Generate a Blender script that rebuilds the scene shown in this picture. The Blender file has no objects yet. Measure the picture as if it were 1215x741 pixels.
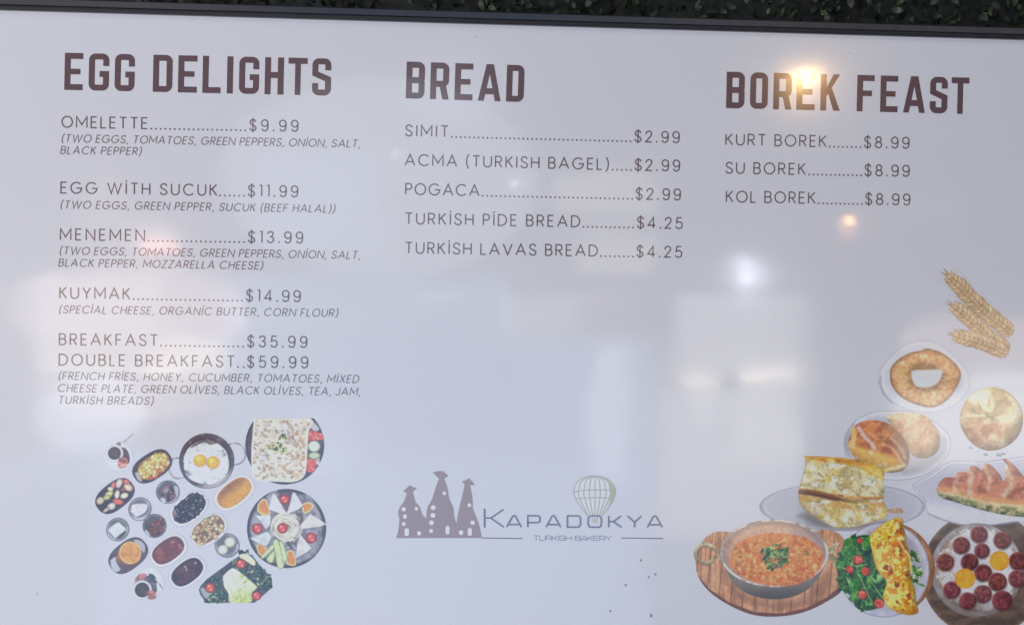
import bpy, math, random
import numpy as np
from mathutils import Matrix, Vector

# ------------------------------------------------------------------ camera
W_PX, H_PX = 1215.0, 741.0          # picture units used for all measured sizes on the board
FOCAL = W_PX * 1.05
DIST = 1.9                          # camera to board, metres
CAM = np.array([0.0, -DIST, 1.6])
YAW, PITCH, ROLL = -0.05916577, 0.01388245, 0.01242916

def _rot(y, p, r):
    cy, sy, cp, sp, cr, sr = math.cos(y), math.sin(y), math.cos(p), math.sin(p), math.cos(r), math.sin(r)
    Ry = np.array([[cy, 0, sy], [0, 1, 0], [-sy, 0, cy]])
    Rx = np.array([[1, 0, 0], [0, cp, -sp], [0, sp, cp]])
    Rz = np.array([[cr, -sr, 0], [sr, cr, 0], [0, 0, 1]])
    return Ry @ Rx @ Rz
BASIS = np.array([[1, 0, 0], [0, 0, -1], [0, 1, 0]])
ROT = BASIS @ _rot(YAW, PITCH, ROLL)

scene = bpy.context.scene
cam_data = bpy.data.cameras.new('camera')
cam = bpy.data.objects.new('camera', cam_data)
scene.collection.objects.link(cam)
cam_data.sensor_fit = 'HORIZONTAL'
cam_data.sensor_width = 36.0
cam_data.lens = 36.0 * FOCAL / W_PX
cam_data.clip_start = 0.02
cam_data.clip_end = 200.0
M = Matrix([list(ROT[i]) + [CAM[i]] for i in range(3)] + [[0, 0, 0, 1]])
cam.matrix_world = M
scene.camera = cam

def rays(px, py):
    px = np.asarray(px, float); py = np.asarray(py, float)
    d = np.stack([px - W_PX / 2, -(py - H_PX / 2), -FOCAL * np.ones_like(px)], -1)
    return d @ ROT.T
def board(px, py, out=0.0):
    """measured position on the board -> point, `out` metres in front of the board plane y=0"""
    d = rays(px, py)
    t = (0.0 - CAM[1]) / d[..., 1]
    p = CAM + d * t[..., None]
    p[..., 1] = -out
    return p
PX = DIST / FOCAL                   # metres per picture unit, about 1.5 mm

EXPOSURE = -1.25
K = 2 ** 1.3                  # lamp strengths below are written for exposure 0

# ------------------------------------------------------------------ daylight
SUN_ELEV, SUN_AZ = math.radians(52), math.radians(205)
world = bpy.data.worlds.new('World')
scene.world = world
world.use_nodes = True
wn, wl = world.node_tree.nodes, world.node_tree.links
bg = wn['Background']
sky = wn.new('ShaderNodeTexSky')
sky.sky_type = 'NISHITA'
sky.sun_disc = False
sky.sun_elevation = SUN_ELEV
sky.sun_rotation = SUN_AZ
sky.air_density = 1.0
sky.dust_density = 4.0
tc = wn.new('ShaderNodeTexCoord')
sp = wn.new('ShaderNodeSeparateXYZ')
ab = wn.new('ShaderNodeMath'); ab.operation = 'ABSOLUTE'
ad = wn.new('ShaderNodeMath'); ad.operation = 'ADD'; ad.inputs[1].default_value = 0.12
cb = wn.new('ShaderNodeCombineXYZ')
wl.new(tc.outputs['Generated'], sp.inputs[0])
wl.new(sp.outputs['X'], cb.inputs['X']); wl.new(sp.outputs['Y'], cb.inputs['Y'])
wl.new(sp.outputs['Z'], ab.inputs[0]); wl.new(ab.outputs[0], ad.inputs[0]); wl.new(ad.outputs[0], cb.inputs['Z'])
wl.new(cb.outputs[0], sky.inputs[0])
wl.new(sky.outputs[0], bg.inputs['Color'])
bg.inputs['Strength'].default_value = 0.06

sun_d = bpy.data.lights.new('sun', 'SUN')
sun_d.energy = 0.6
sun_d.angle = math.radians(20)
sun_d.color = (1.0, 0.96, 0.9)
sun = bpy.data.objects.new('sun', sun_d)
scene.collection.objects.link(sun)
sdir = Vector((math.sin(SUN_AZ) * math.cos(SUN_ELEV), math.cos(SUN_AZ) * math.cos(SUN_ELEV), math.sin(SUN_ELEV)))
sun.rotation_euler = (-sdir).to_track_quat('-Z', 'Y').to_euler()

scene.view_settings.view_transform = 'Standard'
scene.view_settings.look = 'None'
scene.view_settings.gamma = 1.0
scene.view_settings.exposure = EXPOSURE

# ------------------------------------------------------------------ lamps of the street, lit fronts opposite, added fill panels and key lamp
def opposite(px, py, dist):
    """where a lamp `dist` metres in front of the board has to hang for its mirror image to fall there"""
    d = rays(px, py)
    t = (dist - CAM[1]) / d[1]
    p = CAM + d * t
    return Vector((p[0], -p[1], p[2])), (dist + DIST) / FOCAL

def bulb(name, px, py, r_px, dist, radiance, color):
    p, s = opposite(px, py, dist)
    l = bpy.data.lights.new(name, 'POINT')
    r = r_px * s
    l.shadow_soft_size = r
    l.energy = K * radiance * 4 * math.pi * math.pi * r * r
    l.color = color
    o = bpy.data.objects.new(name, l)
    o.location = p
    scene.collection.objects.link(o)

def front_and_fill(name, x0, y0, x1, y1, dist, radiance, color, tilt=0.0):
    p, s = opposite((x0 + x1) / 2, (y0 + y1) / 2, dist)
    l = bpy.data.lights.new(name, 'AREA')
    l.shape = 'ELLIPSE' if color in (ROSE, COOL) else 'RECTANGLE'
    l.size = abs(x1 - x0) * s
    l.size_y = abs(y1 - y0) * s
    l.energy = K * .5 * radiance * math.pi * l.size * l.size_y
    l.color = color
    o = bpy.data.objects.new(name, l)
    o.location = p
    # faces the board (+Y); tilt turns it in its own plane
    o.rotation_euler = (math.radians(90), 0, 0)
    o.rotation_euler.rotate_axis('Z', math.radians(tilt))
    scene.collection.objects.link(o)

WARM, PALE, COOL, ROSE, BLUE = (1, .86, .66), (1, .97, .93), (.80, .90, 1), (1, .72, .62), (.36, .62, 1)
# lamp cores, with wider dim lamps nested round them to imitate the glow
bulb('street_lamp_light', 958, 95, 11.5, 5.0, 26, (1, .76, .32))
bulb('street_lamp_light', 958, 97, 17, 5.1, 5.0, (1, .58, .20))
bulb('street_lamp_light', 958, 97, 28, 5.2, 2.6, (1, .54, .18))
bulb('street_lamp_light', 957, 98, 44, 5.3, 1.1, (1, .52, .18))
bulb('street_lamp_light', 958, 97, 2.6, 4.9, 600, (1, .55, .20))
bulb('white_lamp_light', 888, 327, 10, 5.9, 9.0, (.86, .88, 1))
bulb('white_lamp_light', 888, 327, 18, 6.0, 3.4, (.84, .86, 1))
bulb('white_lamp_light', 889, 328, 28, 6.1, 1.6, (.82, .85, 1))
bulb('white_lamp_light', 889, 330, 42, 6.2, .5, (.82, .85, 1))
bulb('amber_lamp_light', 1008, 267, 2.6, 6.0, 90, (1, .55, .2))
bulb('amber_lamp_light', 1008, 267, 7, 6.1, 3.6, (1, .38, .1))
bulb('amber_lamp_light', 1008, 267, 15, 6.2, .5, (1, .42, .14))
bulb('tiny_lamp_light', 470, 189, 2.2, 7.0, 22, (1, .75, .5))
bulb('tiny_lamp_light', 613, 216, 4.5, 7.0, 6, (1, .85, .65))
bulb('tiny_lamp_light', 1200, 480, 3.5, 7.0, 18, (1, .85, .6))
# x0,y0,x1,y1, distance, radiance, colour: panels standing for lit fronts; cool and blue ones added to lift the board
for a in [
    (806, 352, 955, 440, 6.6, 2.6, PALE), (776, 458, 955, 640, 6.6, 2.6, PALE), (872, 436, 955, 452, 6.4, 11, WARM), (808, 440, 846, 455, 6.4, 11, WARM), (870, 455, 955, 544, 6.5, 1.2, PALE), (816, 457, 846, 500, 6.5, 1.4, PALE),
    (1062, 372, 1270, 443, 6.6, 2.4, ROSE), (1062, 462, 1270, 560, 6.6, 6.5, PALE), (1140, 444, 1270, 460, 6.4, 8.0, PALE), (1062, 562, 1270, 640, 6.6, 1.0, COOL),
    (20, 315, 290, 425, 6.6, 3.0, ROSE), (48, 330, 180, 404, 6.7, 1.4, PALE), (46, 412, 262, 440, 6.6, 5.5, WARM), (180, 408, 262, 446, 6.5, 3.5, WARM), (40, 440, 170, 540, 6.6, 3.2, COOL), (60, 440, 250, 500, 6.7, 2.0, ROSE),
    (660, 208, 775, 250, 6.5, 2.4, WARM), (690, 276, 775, 325, 6.5, 2.4, WARM), (590, 352, 690, 400, 6.5, 1.8, PALE), (702, 400, 746, 568, 6.5, 2.2, PALE),
    (120, 540, 774, 800, 6.9, 2.8, BLUE), (-60, 540, 118, 800, 6.9, 1.2, BLUE), (264, 330, 600, 538, 6.9, 2.0, BLUE), (602, 402, 774, 538, 6.9, 2.4, BLUE),
    (270, 90, 640, 328, 6.9, 1.3, COOL), (300, 180, 450, 300, 6.7, .8, BLUE), (480, 60, 600, 150, 6.7, .6, COOL), (780, 642, 1060, 800, 6.9, 1.2, BLUE),
    (470, 350, 560, 362, 6.5, 1.2, ROSE), (640, 352, 745, 364, 6.5, 1.6, ROSE), (780, 544, 955, 550, 6.4, 1.6, WARM), (1066, 246, 1130, 254, 6.5, 1.6, PALE),
    (300, 366, 440, 372, 6.5, 1.4, WARM), (90, 200, 150, 330, 6.5, .9, ROSE), (330, 480, 430, 560, 6.8, .7, COOL),
    (150, 262, 215, 300, 6.3, 3.2, ROSE), (166, 284, 212, 302, 6.2, 12, (1, .45, .35)),
    ]:
    front_and_fill('front_and_fill_light', *a)

# unseen key lamp added left of the camera so the board dims to the right
kd = bpy.data.lights.new('added_key_light', 'AREA')
kd.shape = 'RECTANGLE'; kd.size, kd.size_y = 1.2, 1.2
kd.energy = K * 112; kd.color = (1, .97, .95)
ko = bpy.data.objects.new('added_key_light', kd)
ko.location = (-3.9, -3.5, 1.5)
ko.rotation_euler = (Vector((-.1, 0, 1.5)) - Vector(ko.location)).to_track_quat('-Z', 'Y').to_euler()
scene.collection.objects.link(ko)

# ------------------------------------------------------------------ materials
def srgb(c):
    c = np.asarray(c, float) / 255.0
    return np.where(c <= 0.04045, c / 12.92, ((c + 0.055) / 1.055) ** 2.4)
VEIL, GAIN = 0.020, np.array((.70, .705, .73))            # what the gloss adds and how strongly the board is lit
def ink(c, gain=GAIN):
    """printed colour of something that reads as `c` under the board's gloss"""
    return np.clip((srgb(c) - VEIL) / gain, 0.004, 0.92)

def new_mat(name):
    m = bpy.data.materials.new(name)
    m.use_nodes = True
    return m, m.node_tree.nodes, m.node_tree.links, m.node_tree.nodes['Principled BSDF']

def gloss(n, l, b):
    """the laminate over panel and print: a clear sheet, slightly wavy"""
    b.inputs['Roughness'].default_value = 0.2
    b.inputs['Specular IOR Level'].default_value = 0.5
    b.inputs['Coat Weight'].default_value = 1.0
    b.inputs['Coat Roughness'].default_value = 0.09
    b.inputs['Coat IOR'].default_value = 1.7
    g = n.new('ShaderNodeNewGeometry')
    t = n.new('ShaderNodeTexNoise'); t.inputs['Scale'].default_value = 5.0; t.inputs['Detail'].default_value = 1.5
    l.new(g.outputs['Position'], t.inputs['Vector'])
    bp = n.new('ShaderNodeBump'); bp.inputs['Strength'].default_value = 0.085; bp.inputs['Distance'].default_value = 0.012
    l.new(t.outputs[0], bp.inputs['Height'])
    l.new(bp.outputs[0], b.inputs['Coat Normal'])
    # wiped-on smears: the sheet is a little duller in streaks
    mp = n.new('ShaderNodeMapping'); mp.inputs['Scale'].default_value = (3.0, 3.0, 9.0); mp.inputs['Rotation'].default_value = (0, .5, 0)
    l.new(g.outputs['Position'], mp.inputs[0])
    t2 = n.new('ShaderNodeTexNoise'); t2.inputs['Scale'].default_value = 1.6; t2.inputs['Detail'].default_value = 5.0
    l.new(mp.outputs[0], t2.inputs['Vector'])
    mr = n.new('ShaderNodeMapRange'); mr.inputs['From Min'].default_value = .35; mr.inputs['From Max'].default_value = .7; mr.inputs['To Min'].default_value = .045; mr.inputs['To Max'].default_value = .105
    l.new(t2.outputs[0], mr.inputs[0]); l.new(mr.outputs[0], b.inputs['Coat Roughness'])
    return g

def ink_mat(name, c):
    m, n, l, b = new_mat(name)
    gloss(n, l, b)
    b.inputs['Base Color'].default_value = (*ink(c), 1)
    return m

def panel_mat():
    m, n, l, b = new_mat('printed vinyl')
    g = gloss(n, l, b)
    t = n.new('ShaderNodeTexNoise'); t.inputs['Scale'].default_value = 420.0; t.inputs['Detail'].default_value = 2.0
    l.new(g.outputs['Position'], t.inputs['Vector'])
    r = n.new('ShaderNodeValToRGB')
    a = np.array((.785, .80, .875))
    r.color_ramp.elements[0].position = .3; r.color_ramp.elements[1].position = .7
    r.color_ramp.elements[0].color = (*(a * .955), 1); r.color_ramp.elements[1].color = (*np.clip(a * 1.045, 0, .95), 1)
    l.new(t.outputs[0], r.inputs[0])
    l.new(r.outputs[0], b.inputs['Base Color'])
    return m
def print_mat():
    m, n, l, b = new_mat('printed photograph')
    gloss(n, l, b)
    at = n.new('ShaderNodeAttribute'); at.attribute_name = 'print'
    l.new(at.outputs['Color'], b.inputs['Base Color'])
    return m
def metal_mat(name, c, rough=.45):
    m, n, l, b = new_mat(name)
    g = n.new('ShaderNodeNewGeometry')
    t = n.new('ShaderNodeTexNoise'); t.inputs['Scale'].default_value = 60.0
    l.new(g.outputs['Position'], t.inputs['Vector'])
    r = n.new('ShaderNodeValToRGB')
    r.color_ramp.elements[0].color = (*[v * .7 for v in c], 1); r.color_ramp.elements[1].color = (*[min(1, v * 1.3) for v in c], 1)
    l.new(t.outputs[0], r.inputs[0]); l.new(r.outputs[0], b.inputs['Base Color'])
    b.inputs['Roughness'].default_value = rough
    b.inputs['Specular IOR Level'].default_value = .4
    return m
def leaf_mat(name, c):
    m, n, l, b = new_mat(name)
    oi = n.new('ShaderNodeNewGeometry')
    r = n.new('ShaderNodeValToRGB')
    r.color_ramp.elements[0].color = (c[0] * .3, c[1] * .3, c[2] * .3, 1); r.color_ramp.elements[1].color = (c[0] * 2.1, c[1] * 1.9, c[2] * 1.6, 1)
    l.new(oi.outputs['Random Per Island'], r.inputs[0]); l.new(r.outputs[0], b.inputs['Base Color'])
    b.inputs['Roughness'].default_value = .5
    return m

HEAD_INK = (95, 76, 82)
M_PANEL, M_PRINT = panel_mat(), print_mat()
M_HEAD = ink_mat('plum ink', HEAD_INK)
M_ITEM = ink_mat('plum grey ink', (104, 88, 94))
M_DESC = ink_mat('soft plum ink', (120, 106, 114))

# ------------------------------------------------------------------ object helpers
def link(name, me, parent=None, mat=None):
    o = bpy.data.objects.new(name, me)
    scene.collection.objects.link(o)
    if mat: me.materials.append(mat)
    if parent is not None:
        o.parent = parent
        if parent.type == 'EMPTY':
            o.matrix_parent_inverse = Matrix.Translation(-parent.location)
    return o
class Mesh:
    def __init__(s): s.v, s.f = [], []
    def add(s, verts, faces):
        k = len(s.v); s.v += [tuple(p) for p in verts]; s.f += [tuple(i + k for i in f) for f in faces]
    def make(s, name, parent, mat, label=None):
        me = bpy.data.meshes.new(name); me.from_pydata(s.v, [], s.f); me.update()
        o = link(name, me, parent, mat)
        if label: o['label'] = label
        return o
def thing(name, loc, label, cat):
    o = bpy.data.objects.new(name, None); o.location = loc; o.empty_display_size = .1
    scene.collection.objects.link(o); o['label'] = label; o['category'] = cat
    return o

# ------------------------------------------------------------------ the board itself
BX0, BX1, BY1 = -70, 1300, 806      # left, right and lower edge of the white panel
def top_edge(x): return 12.0 + 0.02865 * x
menu = thing('menu_board', tuple(board(600, 790)), 'wide glossy white menu board with plum lettering and printed food photos in a dark frame', 'menu board')
c0, c1 = board(BX0, top_edge(BX0)), board(BX1, top_edge(BX1))
c2, c3 = board(BX1, BY1), board(BX0, BY1)
# a true rectangle in the wall plane
zt = (c0[2] + c1[2]) / 2
XL, XR, ZT, ZB = float(c0[0]), float(c1[0]), float(zt), float(min(c2[2], c3[2]))
def box(m, x0, x1, y0, y1, z0, z1):
    v = [(x, y, z) for x in (x0, x1) for y in (y0, y1) for z in (z0, z1)]
    m.add(v, [(0, 1, 3, 2), (4, 6, 7, 5), (0, 4, 5, 1), (2, 3, 7, 6), (0, 2, 6, 4), (1, 5, 7, 3)])
# panel, front face tessellated and bowed by nothing: a stiff sheet
m = Mesh(); box(m, XL - .004, XR + .004, 0.0, .018, ZB - .004, ZT + .004)
m.make('panel', menu, M_PANEL)
# frame: one extruded section mitred round the four corners (offset outwards o, depth y)
SEC = [(-.0015, .004), (-.0015, -.006), (.0025, -.0085), (.0042, -.0085), (.0050, -.0060), (.0062, -.0060), (.0068, -.0105), (.0165, -.0125), (.0185, -.0105), (.0185, .022)]
def frame():
    m = Mesh(); n = len(SEC)
    for (sx, X), (sz, Z) in (((-1, XL), (1, ZT)), ((1, XR), (1, ZT)), ((1, XR), (-1, ZB)), ((-1, XL), (-1, ZB))):
        m.v += [(X + sx * o, y, Z + sz * o) for o, y in SEC]
    for k in range(4):
        a, b = k * n, ((k + 1) % 4) * n
        m.f += [(a + i, a + i + 1, b + i + 1, b + i) for i in range(n - 1)]
    return m
frame().make('frame', menu, metal_mat('dark frame', (.030, .030, .040), .27))

# ------------------------------------------------------------------ the wall behind and the hedge over the board
m = Mesh(); box(m, XL - .9, XR + .9, .024, .12, ZB - .6, ZT + .9)
wall = m.make('shop_wall', None, metal_mat('dark render', (.06, .06, .065), .8))
wall['label'] = 'plain dark shop wall that the menu board hangs on'; wall['category'] = 'wall'
hedge = thing('hedge', ((XL + XR) / 2, .0, ZT + .02), 'dark green artificial boxwood hedge strip above the menu board', 'hedge')
random.seed(4)
def leaves(n, y0, y1, size, z0, z1, clump=0):
    m = Mesh()
    for i in range(n):
        if not clump or i % clump == 0: q = Vector((random.uniform(XL - .15, XR + .15), random.uniform(y0, y1), random.uniform(z0, z1)))
        c = q + Vector((random.gauss(0, .011), random.gauss(0, .003), abs(random.gauss(0, .009)))) if clump else q
        up = Vector((random.gauss(0, 1), -abs(random.gauss(.4, .6)), random.gauss(.3, .9))).normalized()
        side = up.orthogonal().normalized(); side.rotate(Matrix.Rotation(random.uniform(0, 6.28), 3, up))
        oth = up.cross(side); s = size * random.uniform(.6, 1.25)
        pts = []
        for a, wd, lift in ((-1, 0, 0), (-.45, .42, .12), (.15, .5, .16), (.65, .34, .06), (1, 0, -.1), (.65, -.34, .06), (.15, -.5, .16), (-.45, -.42, .12)):
            pts.append(c + side * (a * s) + oth * (wd * s) + up * (lift * s))
        m.add(pts, [(0, 1, 7), (1, 2, 6, 7), (2, 3, 5, 6), (3, 4, 5)])
    return m
HZ = ZT + .0205
leaves(4200, -.006, .022, .0105, HZ + .004, HZ + .26).make('foliage', hedge, leaf_mat('boxwood leaf', (.020, .032, .020)))
leaves(420, -.013, -.004, .0080, HZ + .006, HZ + .26, 7).make('young_leaves', hedge, leaf_mat('young boxwood leaf', (.028, .048, .028)), 'paler fresh leaf tips')
m = Mesh(); box(m, XL - .16, XR + .16, .0225, .0235, HZ, HZ + .27)
m.make('backing_mat', hedge, metal_mat('dark plastic mat', (.012, .014, .013), .7))

# ------------------------------------------------------------------ lettering: strokes
def arc(cx, cy, rx, ry, a0, a1, n=10):
    return [(cx + rx * math.cos(math.radians(a0 + (a1 - a0) * i / n)), cy + ry * math.sin(math.radians(a0 + (a1 - a0) * i / n))) for i in range(n + 1)]
def spline(p, n=6):
    q = [p[0]] + list(p) + [p[-1]]; out = []
    for i in range(1, len(q) - 2):
        for k in range(n):
            t = k / n; o = []
            for j in (0, 1):
                a, b, c, d = q[i - 1][j], q[i][j], q[i + 1][j], q[i + 2][j]
                o.append(.5 * (2 * b + (c - a) * t + (2 * a - 5 * b + 4 * c - d) * t * t + (3 * b - a - 3 * c + d) * t ** 3))
            out.append(tuple(o))
    return out + [p[-1]]
def ribbon(path, w):
    """flat ribbon of width w along a path, mitred; returns verts, faces"""
    p = [path[0]]
    for q in path[1:]:
        if math.hypot(q[0] - p[-1][0], q[1] - p[-1][1]) > 1e-5: p.append(q)
    closed = len(p) > 3 and math.hypot(p[0][0] - p[-1][0], p[0][1] - p[-1][1]) < 1e-4
    if closed: p = p[:-1]
    n = len(p); L, R = [], []
    for i in range(n):
        a = p[i - 1] if (i > 0 or closed) else None
        b = p[(i + 1) % n] if (i < n - 1 or closed) else None
        d1 = d2 = None
        if a is not None:
            h = math.hypot(p[i][0] - a[0], p[i][1] - a[1]); d1 = ((p[i][0] - a[0]) / h, (p[i][1] - a[1]) / h)
        if b is not None:
            h = math.hypot(b[0] - p[i][0], b[1] - p[i][1]); d2 = ((b[0] - p[i][0]) / h, (b[1] - p[i][1]) / h)
        d1 = d1 or d2; d2 = d2 or d1
        nx, ny = -(d1[1] + d2[1]), d1[0] + d2[0]; h = math.hypot(nx, ny)
        if h < 1e-6: nx, ny, h = -d1[1], d1[0], 1
        nx, ny = nx / h, ny / h
        k = w / 2 / max(.42, nx * -d1[1] + ny * d1[0])
        L.append((p[i][0] + nx * k, p[i][1] + ny * k)); R.append((p[i][0] - nx * k, p[i][1] - ny * k))
    F = [(i, (i + 1) % n, n + (i + 1) % n, n + i) for i in range(n if closed else n - 1)]
    return L + R, F

def _S(w, top=1.0):
    return spline([(w * .97, .80 * top), (w * .80, .95 * top), (w * .5, 1.0 * top), (w * .17, .93 * top), (w * .05, .75 * top), (w * .2, .58 * top), (w * .5, .50 * top), (w * .83, .40 * top), (w, .235 * top), (w * .84, .06 * top), (w * .48, 0), (w * .14, .07 * top), (0, .24 * top)])
G = {
 'A': (.86, [[(0, 0), (.43, 1), (.86, 0)], [(.15, .33), (.71, .33)]]),
 'B': (.58, [[(0, 0), (0, 1), (.30, 1)] + arc(.30, .765, .235, .235, 90, -90) + [(0, .53)], [(.30, .53)] + arc(.315, .265, .265, .265, 90, -90) + [(0, 0)]]),
 'C': (.90, [arc(.5, .5, .5, .5, 42, 318, 22)]),
 'D': (.74, [[(0, 0), (0, 1), (.25, 1)] + arc(.25, .5, .49, .5, 90, -90, 16) + [(0, 0)]]),
 'E': (.50, [[(.5, 1), (0, 1), (0, 0), (.5, 0)], [(0, .515), (.44, .515)]]),
 'F': (.48, [[(.48, 1), (0, 1), (0, 0)], [(0, .50), (.42, .50)]]),
 'G': (.98, [arc(.49, .5, .49, .5, 42, 345, 24) + [(.975, .47), (.52, .47)]]),
 'H': (.68, [[(0, 0), (0, 1)], [(.68, 0), (.68, 1)], [(0, .51), (.68, .51)]]),
 'I': (.02, [[(.01, 0), (.01, 1)]]),
 'İ': (.04, [[(.02, 0), (.02, 1)], '.1.19']),
 'J': (.40, [[(.40, 1), (.40, .26)] + arc(.16, .25, .24, .25, 0, -150)]),
 'K': (.60, [[(0, 0), (0, 1)], [(.57, 1), (0, .44)], [(.17, .60), (.60, 0)]]),
 'L': (.44, [[(0, 1), (0, 0), (.44, 0)]]),
 'M': (.95, [[(0, 0), (0, 1), (.475, .26), (.95, 1), (.95, 0)]]),
 'N': (.78, [[(0, 0), (0, 1), (.78, 0), (.78, 1)]]),
 'O': (.95, [arc(.475, .5, .475, .5, 0, 360, 28)]),
 'P': (.54, [[(0, 0), (0, 1), (.28, 1)] + arc(.28, .735, .265, .265, 90, -90) + [(0, .47)]]),
 'R': (.58, [[(0, 0), (0, 1), (.28, 1)] + arc(.28, .735, .265, .265, 90, -90) + [(0, .47)], [(.27, .47), (.57, 0)]]),
 'S': (.58, [_S(.58)]),
 'T': (.62, [[(0, 1), (.62, 1)], [(.31, 1), (.31, 0)]]),
 'U': (.70, [[(0, 1), (0, .35)] + arc(.35, .35, .35, .35, 180, 360, 14) + [(.70, 1)]]),
 'V': (.82, [[(0, 1), (.41, 0), (.82, 1)]]),
 'W': (1.26, [[(0, 1), (.33, 0), (.63, .98), (.93, 0), (1.26, 1)]]),
 'X': (.68, [[(0, 0), (.66, 1)], [(.02, 1), (.68, 0)]]),
 'Y': (.70, [[(0, 1), (.35, .45), (.70, 1)], [(.35, .45), (.35, 0)]]),
 'Z': (.58, [[(0, 1), (.57, 1), (0, 0), (.58, 0)]]),
 '1': (.20, [[(0, 1), (.19, 1), (.19, 0)]]),
 '2': (.56, [spline([(.0, .70), (.06, .89), (.27, 1.0), (.48, .90), (.52, .71), (.40, .49), (.0, .0)]) + [(.56, 0)]]),
 '3': (.56, [spline([(.02, .79), (.12, .95), (.30, 1.0), (.48, .91), (.51, .75), (.42, .59), (.24, .54)]), spline([(.24, .54), (.46, .46), (.56, .27), (.46, .07), (.27, 0), (.08, .07), (0, .23)])]),
 '4': (.66, [[(.48, 0), (.48, 1), (0, .25), (.66, .25)]]),
 '5': (.56, [[(.52, 1), (.10, 1), (.05, .52)] + spline([(.05, .52), (.28, .62), (.49, .53), (.56, .32), (.48, .09), (.27, 0), (.08, .06), (0, .20)])]),
 '8': (.58, [arc(.29, .755, .235, .245, -90, 270, 18), arc(.29, .255, .29, .255, 90, 450, 20)]),
 '9': (.58, [arc(.29, .70, .29, .30, 0, 360, 20), spline([(.58, .70), (.57, .36), (.50, .10), (.29, 0), (.11, .06), (.04, .19)])]),
 '$': (.56, [_S(.56), [(.28, -.15), (.28, 1.15)]]),
 '.': (.04, ['.0.04']), ',': (.10, [[(.11, .07), (.02, -.20)]]),
 '(': (.20, [spline([(.20, 1.14), (.05, .82), (0, .48), (.05, .13), (.20, -.20)])]),
 ')': (.20, [spline([(0, 1.14), (.15, .82), (.20, .48), (.15, .13), (0, -.20)])]),
 ' ': (.15, []),
}
def line(m, text, x0, y0, x1, y1, xa, xb, cap, w, slant=0.0, dot=None, lift=.0004, glyphs=G):
    """text from xa to xb on the baseline through (x0,y0)-(x1,y1); cap = cap height of the stroke centres"""
    ws = [glyphs[c][0] for c in text]
    tot = sum(ws) * cap
    gap = (xb - xa - w - tot) / max(1, len(text) - 1)
    ang = math.atan2(y1 - y0, x1 - x0); ca, sa = math.cos(ang), math.sin(ang)
    bx, by = xa + w / 2, y0 + (xa - x0) * (y1 - y0) / (x1 - x0)
    pen = 0.0
    for ch, gw in zip(text, ws):
        for k, st in enumerate(glyphs[ch][1]):
            if isinstance(st, str):
                yy = float(st[1:]) if st[0] == '.' else 0
                r = dot or w * .72
                V = [(gw * cap / 2 + r * math.cos(a * math.pi / 4), yy * cap + r * math.sin(a * math.pi / 4)) for a in range(8)]
                F = [tuple(range(8))]
            else:
                V, F = ribbon([(a * cap, b * cap) for a, b in st], w)
            P = []
            for a, b in V:
                a += pen + slant * b; b += w / 2
                P.append((bx + a * ca + b * sa * 1.0, by + a * sa - b * ca))
            q = board([p[0] for p in P], [p[1] for p in P], lift + k * 1e-4)
            m.add(q, F)
        pen += gw * cap + gap

def dots(m, n, xa, xb, x0, y0, x1, y1, r=1.12):
    for i in range(n):
        x = xa + (xb - xa) * i / max(1, n - 1); y = y0 + (x - x0) * (y1 - y0) / (x1 - x0) - r * .8
        a = np.arange(10) * math.pi / 5
        m.add(board(x + r * np.cos(a), y + r * np.sin(a), .0004), [tuple(range(10))])

# name, name start/end, dots (n, first, last), price, price start/end, baseline (x0,y0,x1,y1)
ITEMS = [
 ('OMELETTE', 72.7, 175.3, 21, 179.5, 291, '$9.99', 295.6, 354, (72, 151.7, 354, 156.7)),
 ('EGG WİTH SUCUK', 71.5, 257.8, 6, 261, 289.5, '$11.99', 293.8, 353.8, (72, 229.7, 350, 234.2)),
 ('MENEMEN', 70.9, 172, 21, 176.2, 289.5, '$13.99', 294, 359.6, (71, 285, 358, 289)),
 ('KUYMAK', 70.2, 154.6, 24, 158.5, 287, '$14.99', 291.5, 356.8, (70, 354.3, 355, 358.4)),
 ('BREAKFAST', 69.7, 187.2, 18, 191, 288.3, '$35.99', 293, 364.6, (70, 409.3, 364, 412.6)),
 ('DOUBLE BREAKFAST', 69.5, 278.4, 2, 282.3, 289.2, '$59.99', 293, 365.7, (70, 433.5, 365, 436.8)),
 ('SIMIT', 480.5, 532, 41, 536, 748, '$2.99', 752.4, 806.4, (480.5, 162, 806, 170.2)),
 ('ACMA (TURKISH BAGEL)', 480, 722.4, 5, 726.8, 748.3, '$2.99', 752.6, 806.8, (480, 196.8, 806, 203.8)),
 ('POGACA', 480.5, 569, 34, 572.6, 750, '$2.99', 753.8, 807.8, (481, 231.3, 808, 238)),
 ('TURKİSH PİDE BREAD', 480.2, 688.3, 12, 692, 751, '$4.25', 755.4, 810, (480, 266.2, 810, 271.9)),
 ('TURKİSH LAVAS BREAD', 480.2, 709.3, 8, 713, 751, '$4.25', 754.8, 809.4, (480, 301, 809, 306)),
 ('KURT BOREK', 860.4, 980.8, 8, 984.3, 1020.8, '$8.99', 1024.8, 1079, (860, 172.6, 1079, 176.8)),
 ('SU BOREK', 860.6, 956, 13, 960, 1021.6, '$8.99', 1025.4, 1079.2, (860, 206.2, 1079, 210.0)),
 ('KOL BOREK', 861, 967.6, 11, 971.3, 1022.6, '$8.99', 1026.2, 1080, (861, 240.2, 1080, 244)),
]
for nm, a, b, n, d0, d1, pr, p0, p1, bl in ITEMS:
    m = Mesh(); line(m, nm, *bl, a, b, 12.9, 1.5)
    o = m.make('item_name', menu, M_ITEM)
    m = Mesh(); dots(m, n, d0, d1, *bl); m.make('dot_leader', o, M_ITEM)
    m = Mesh(); line(m, pr, *bl, p0, p1, 12.9, 1.5); m.make('price', o, M_ITEM)
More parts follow.
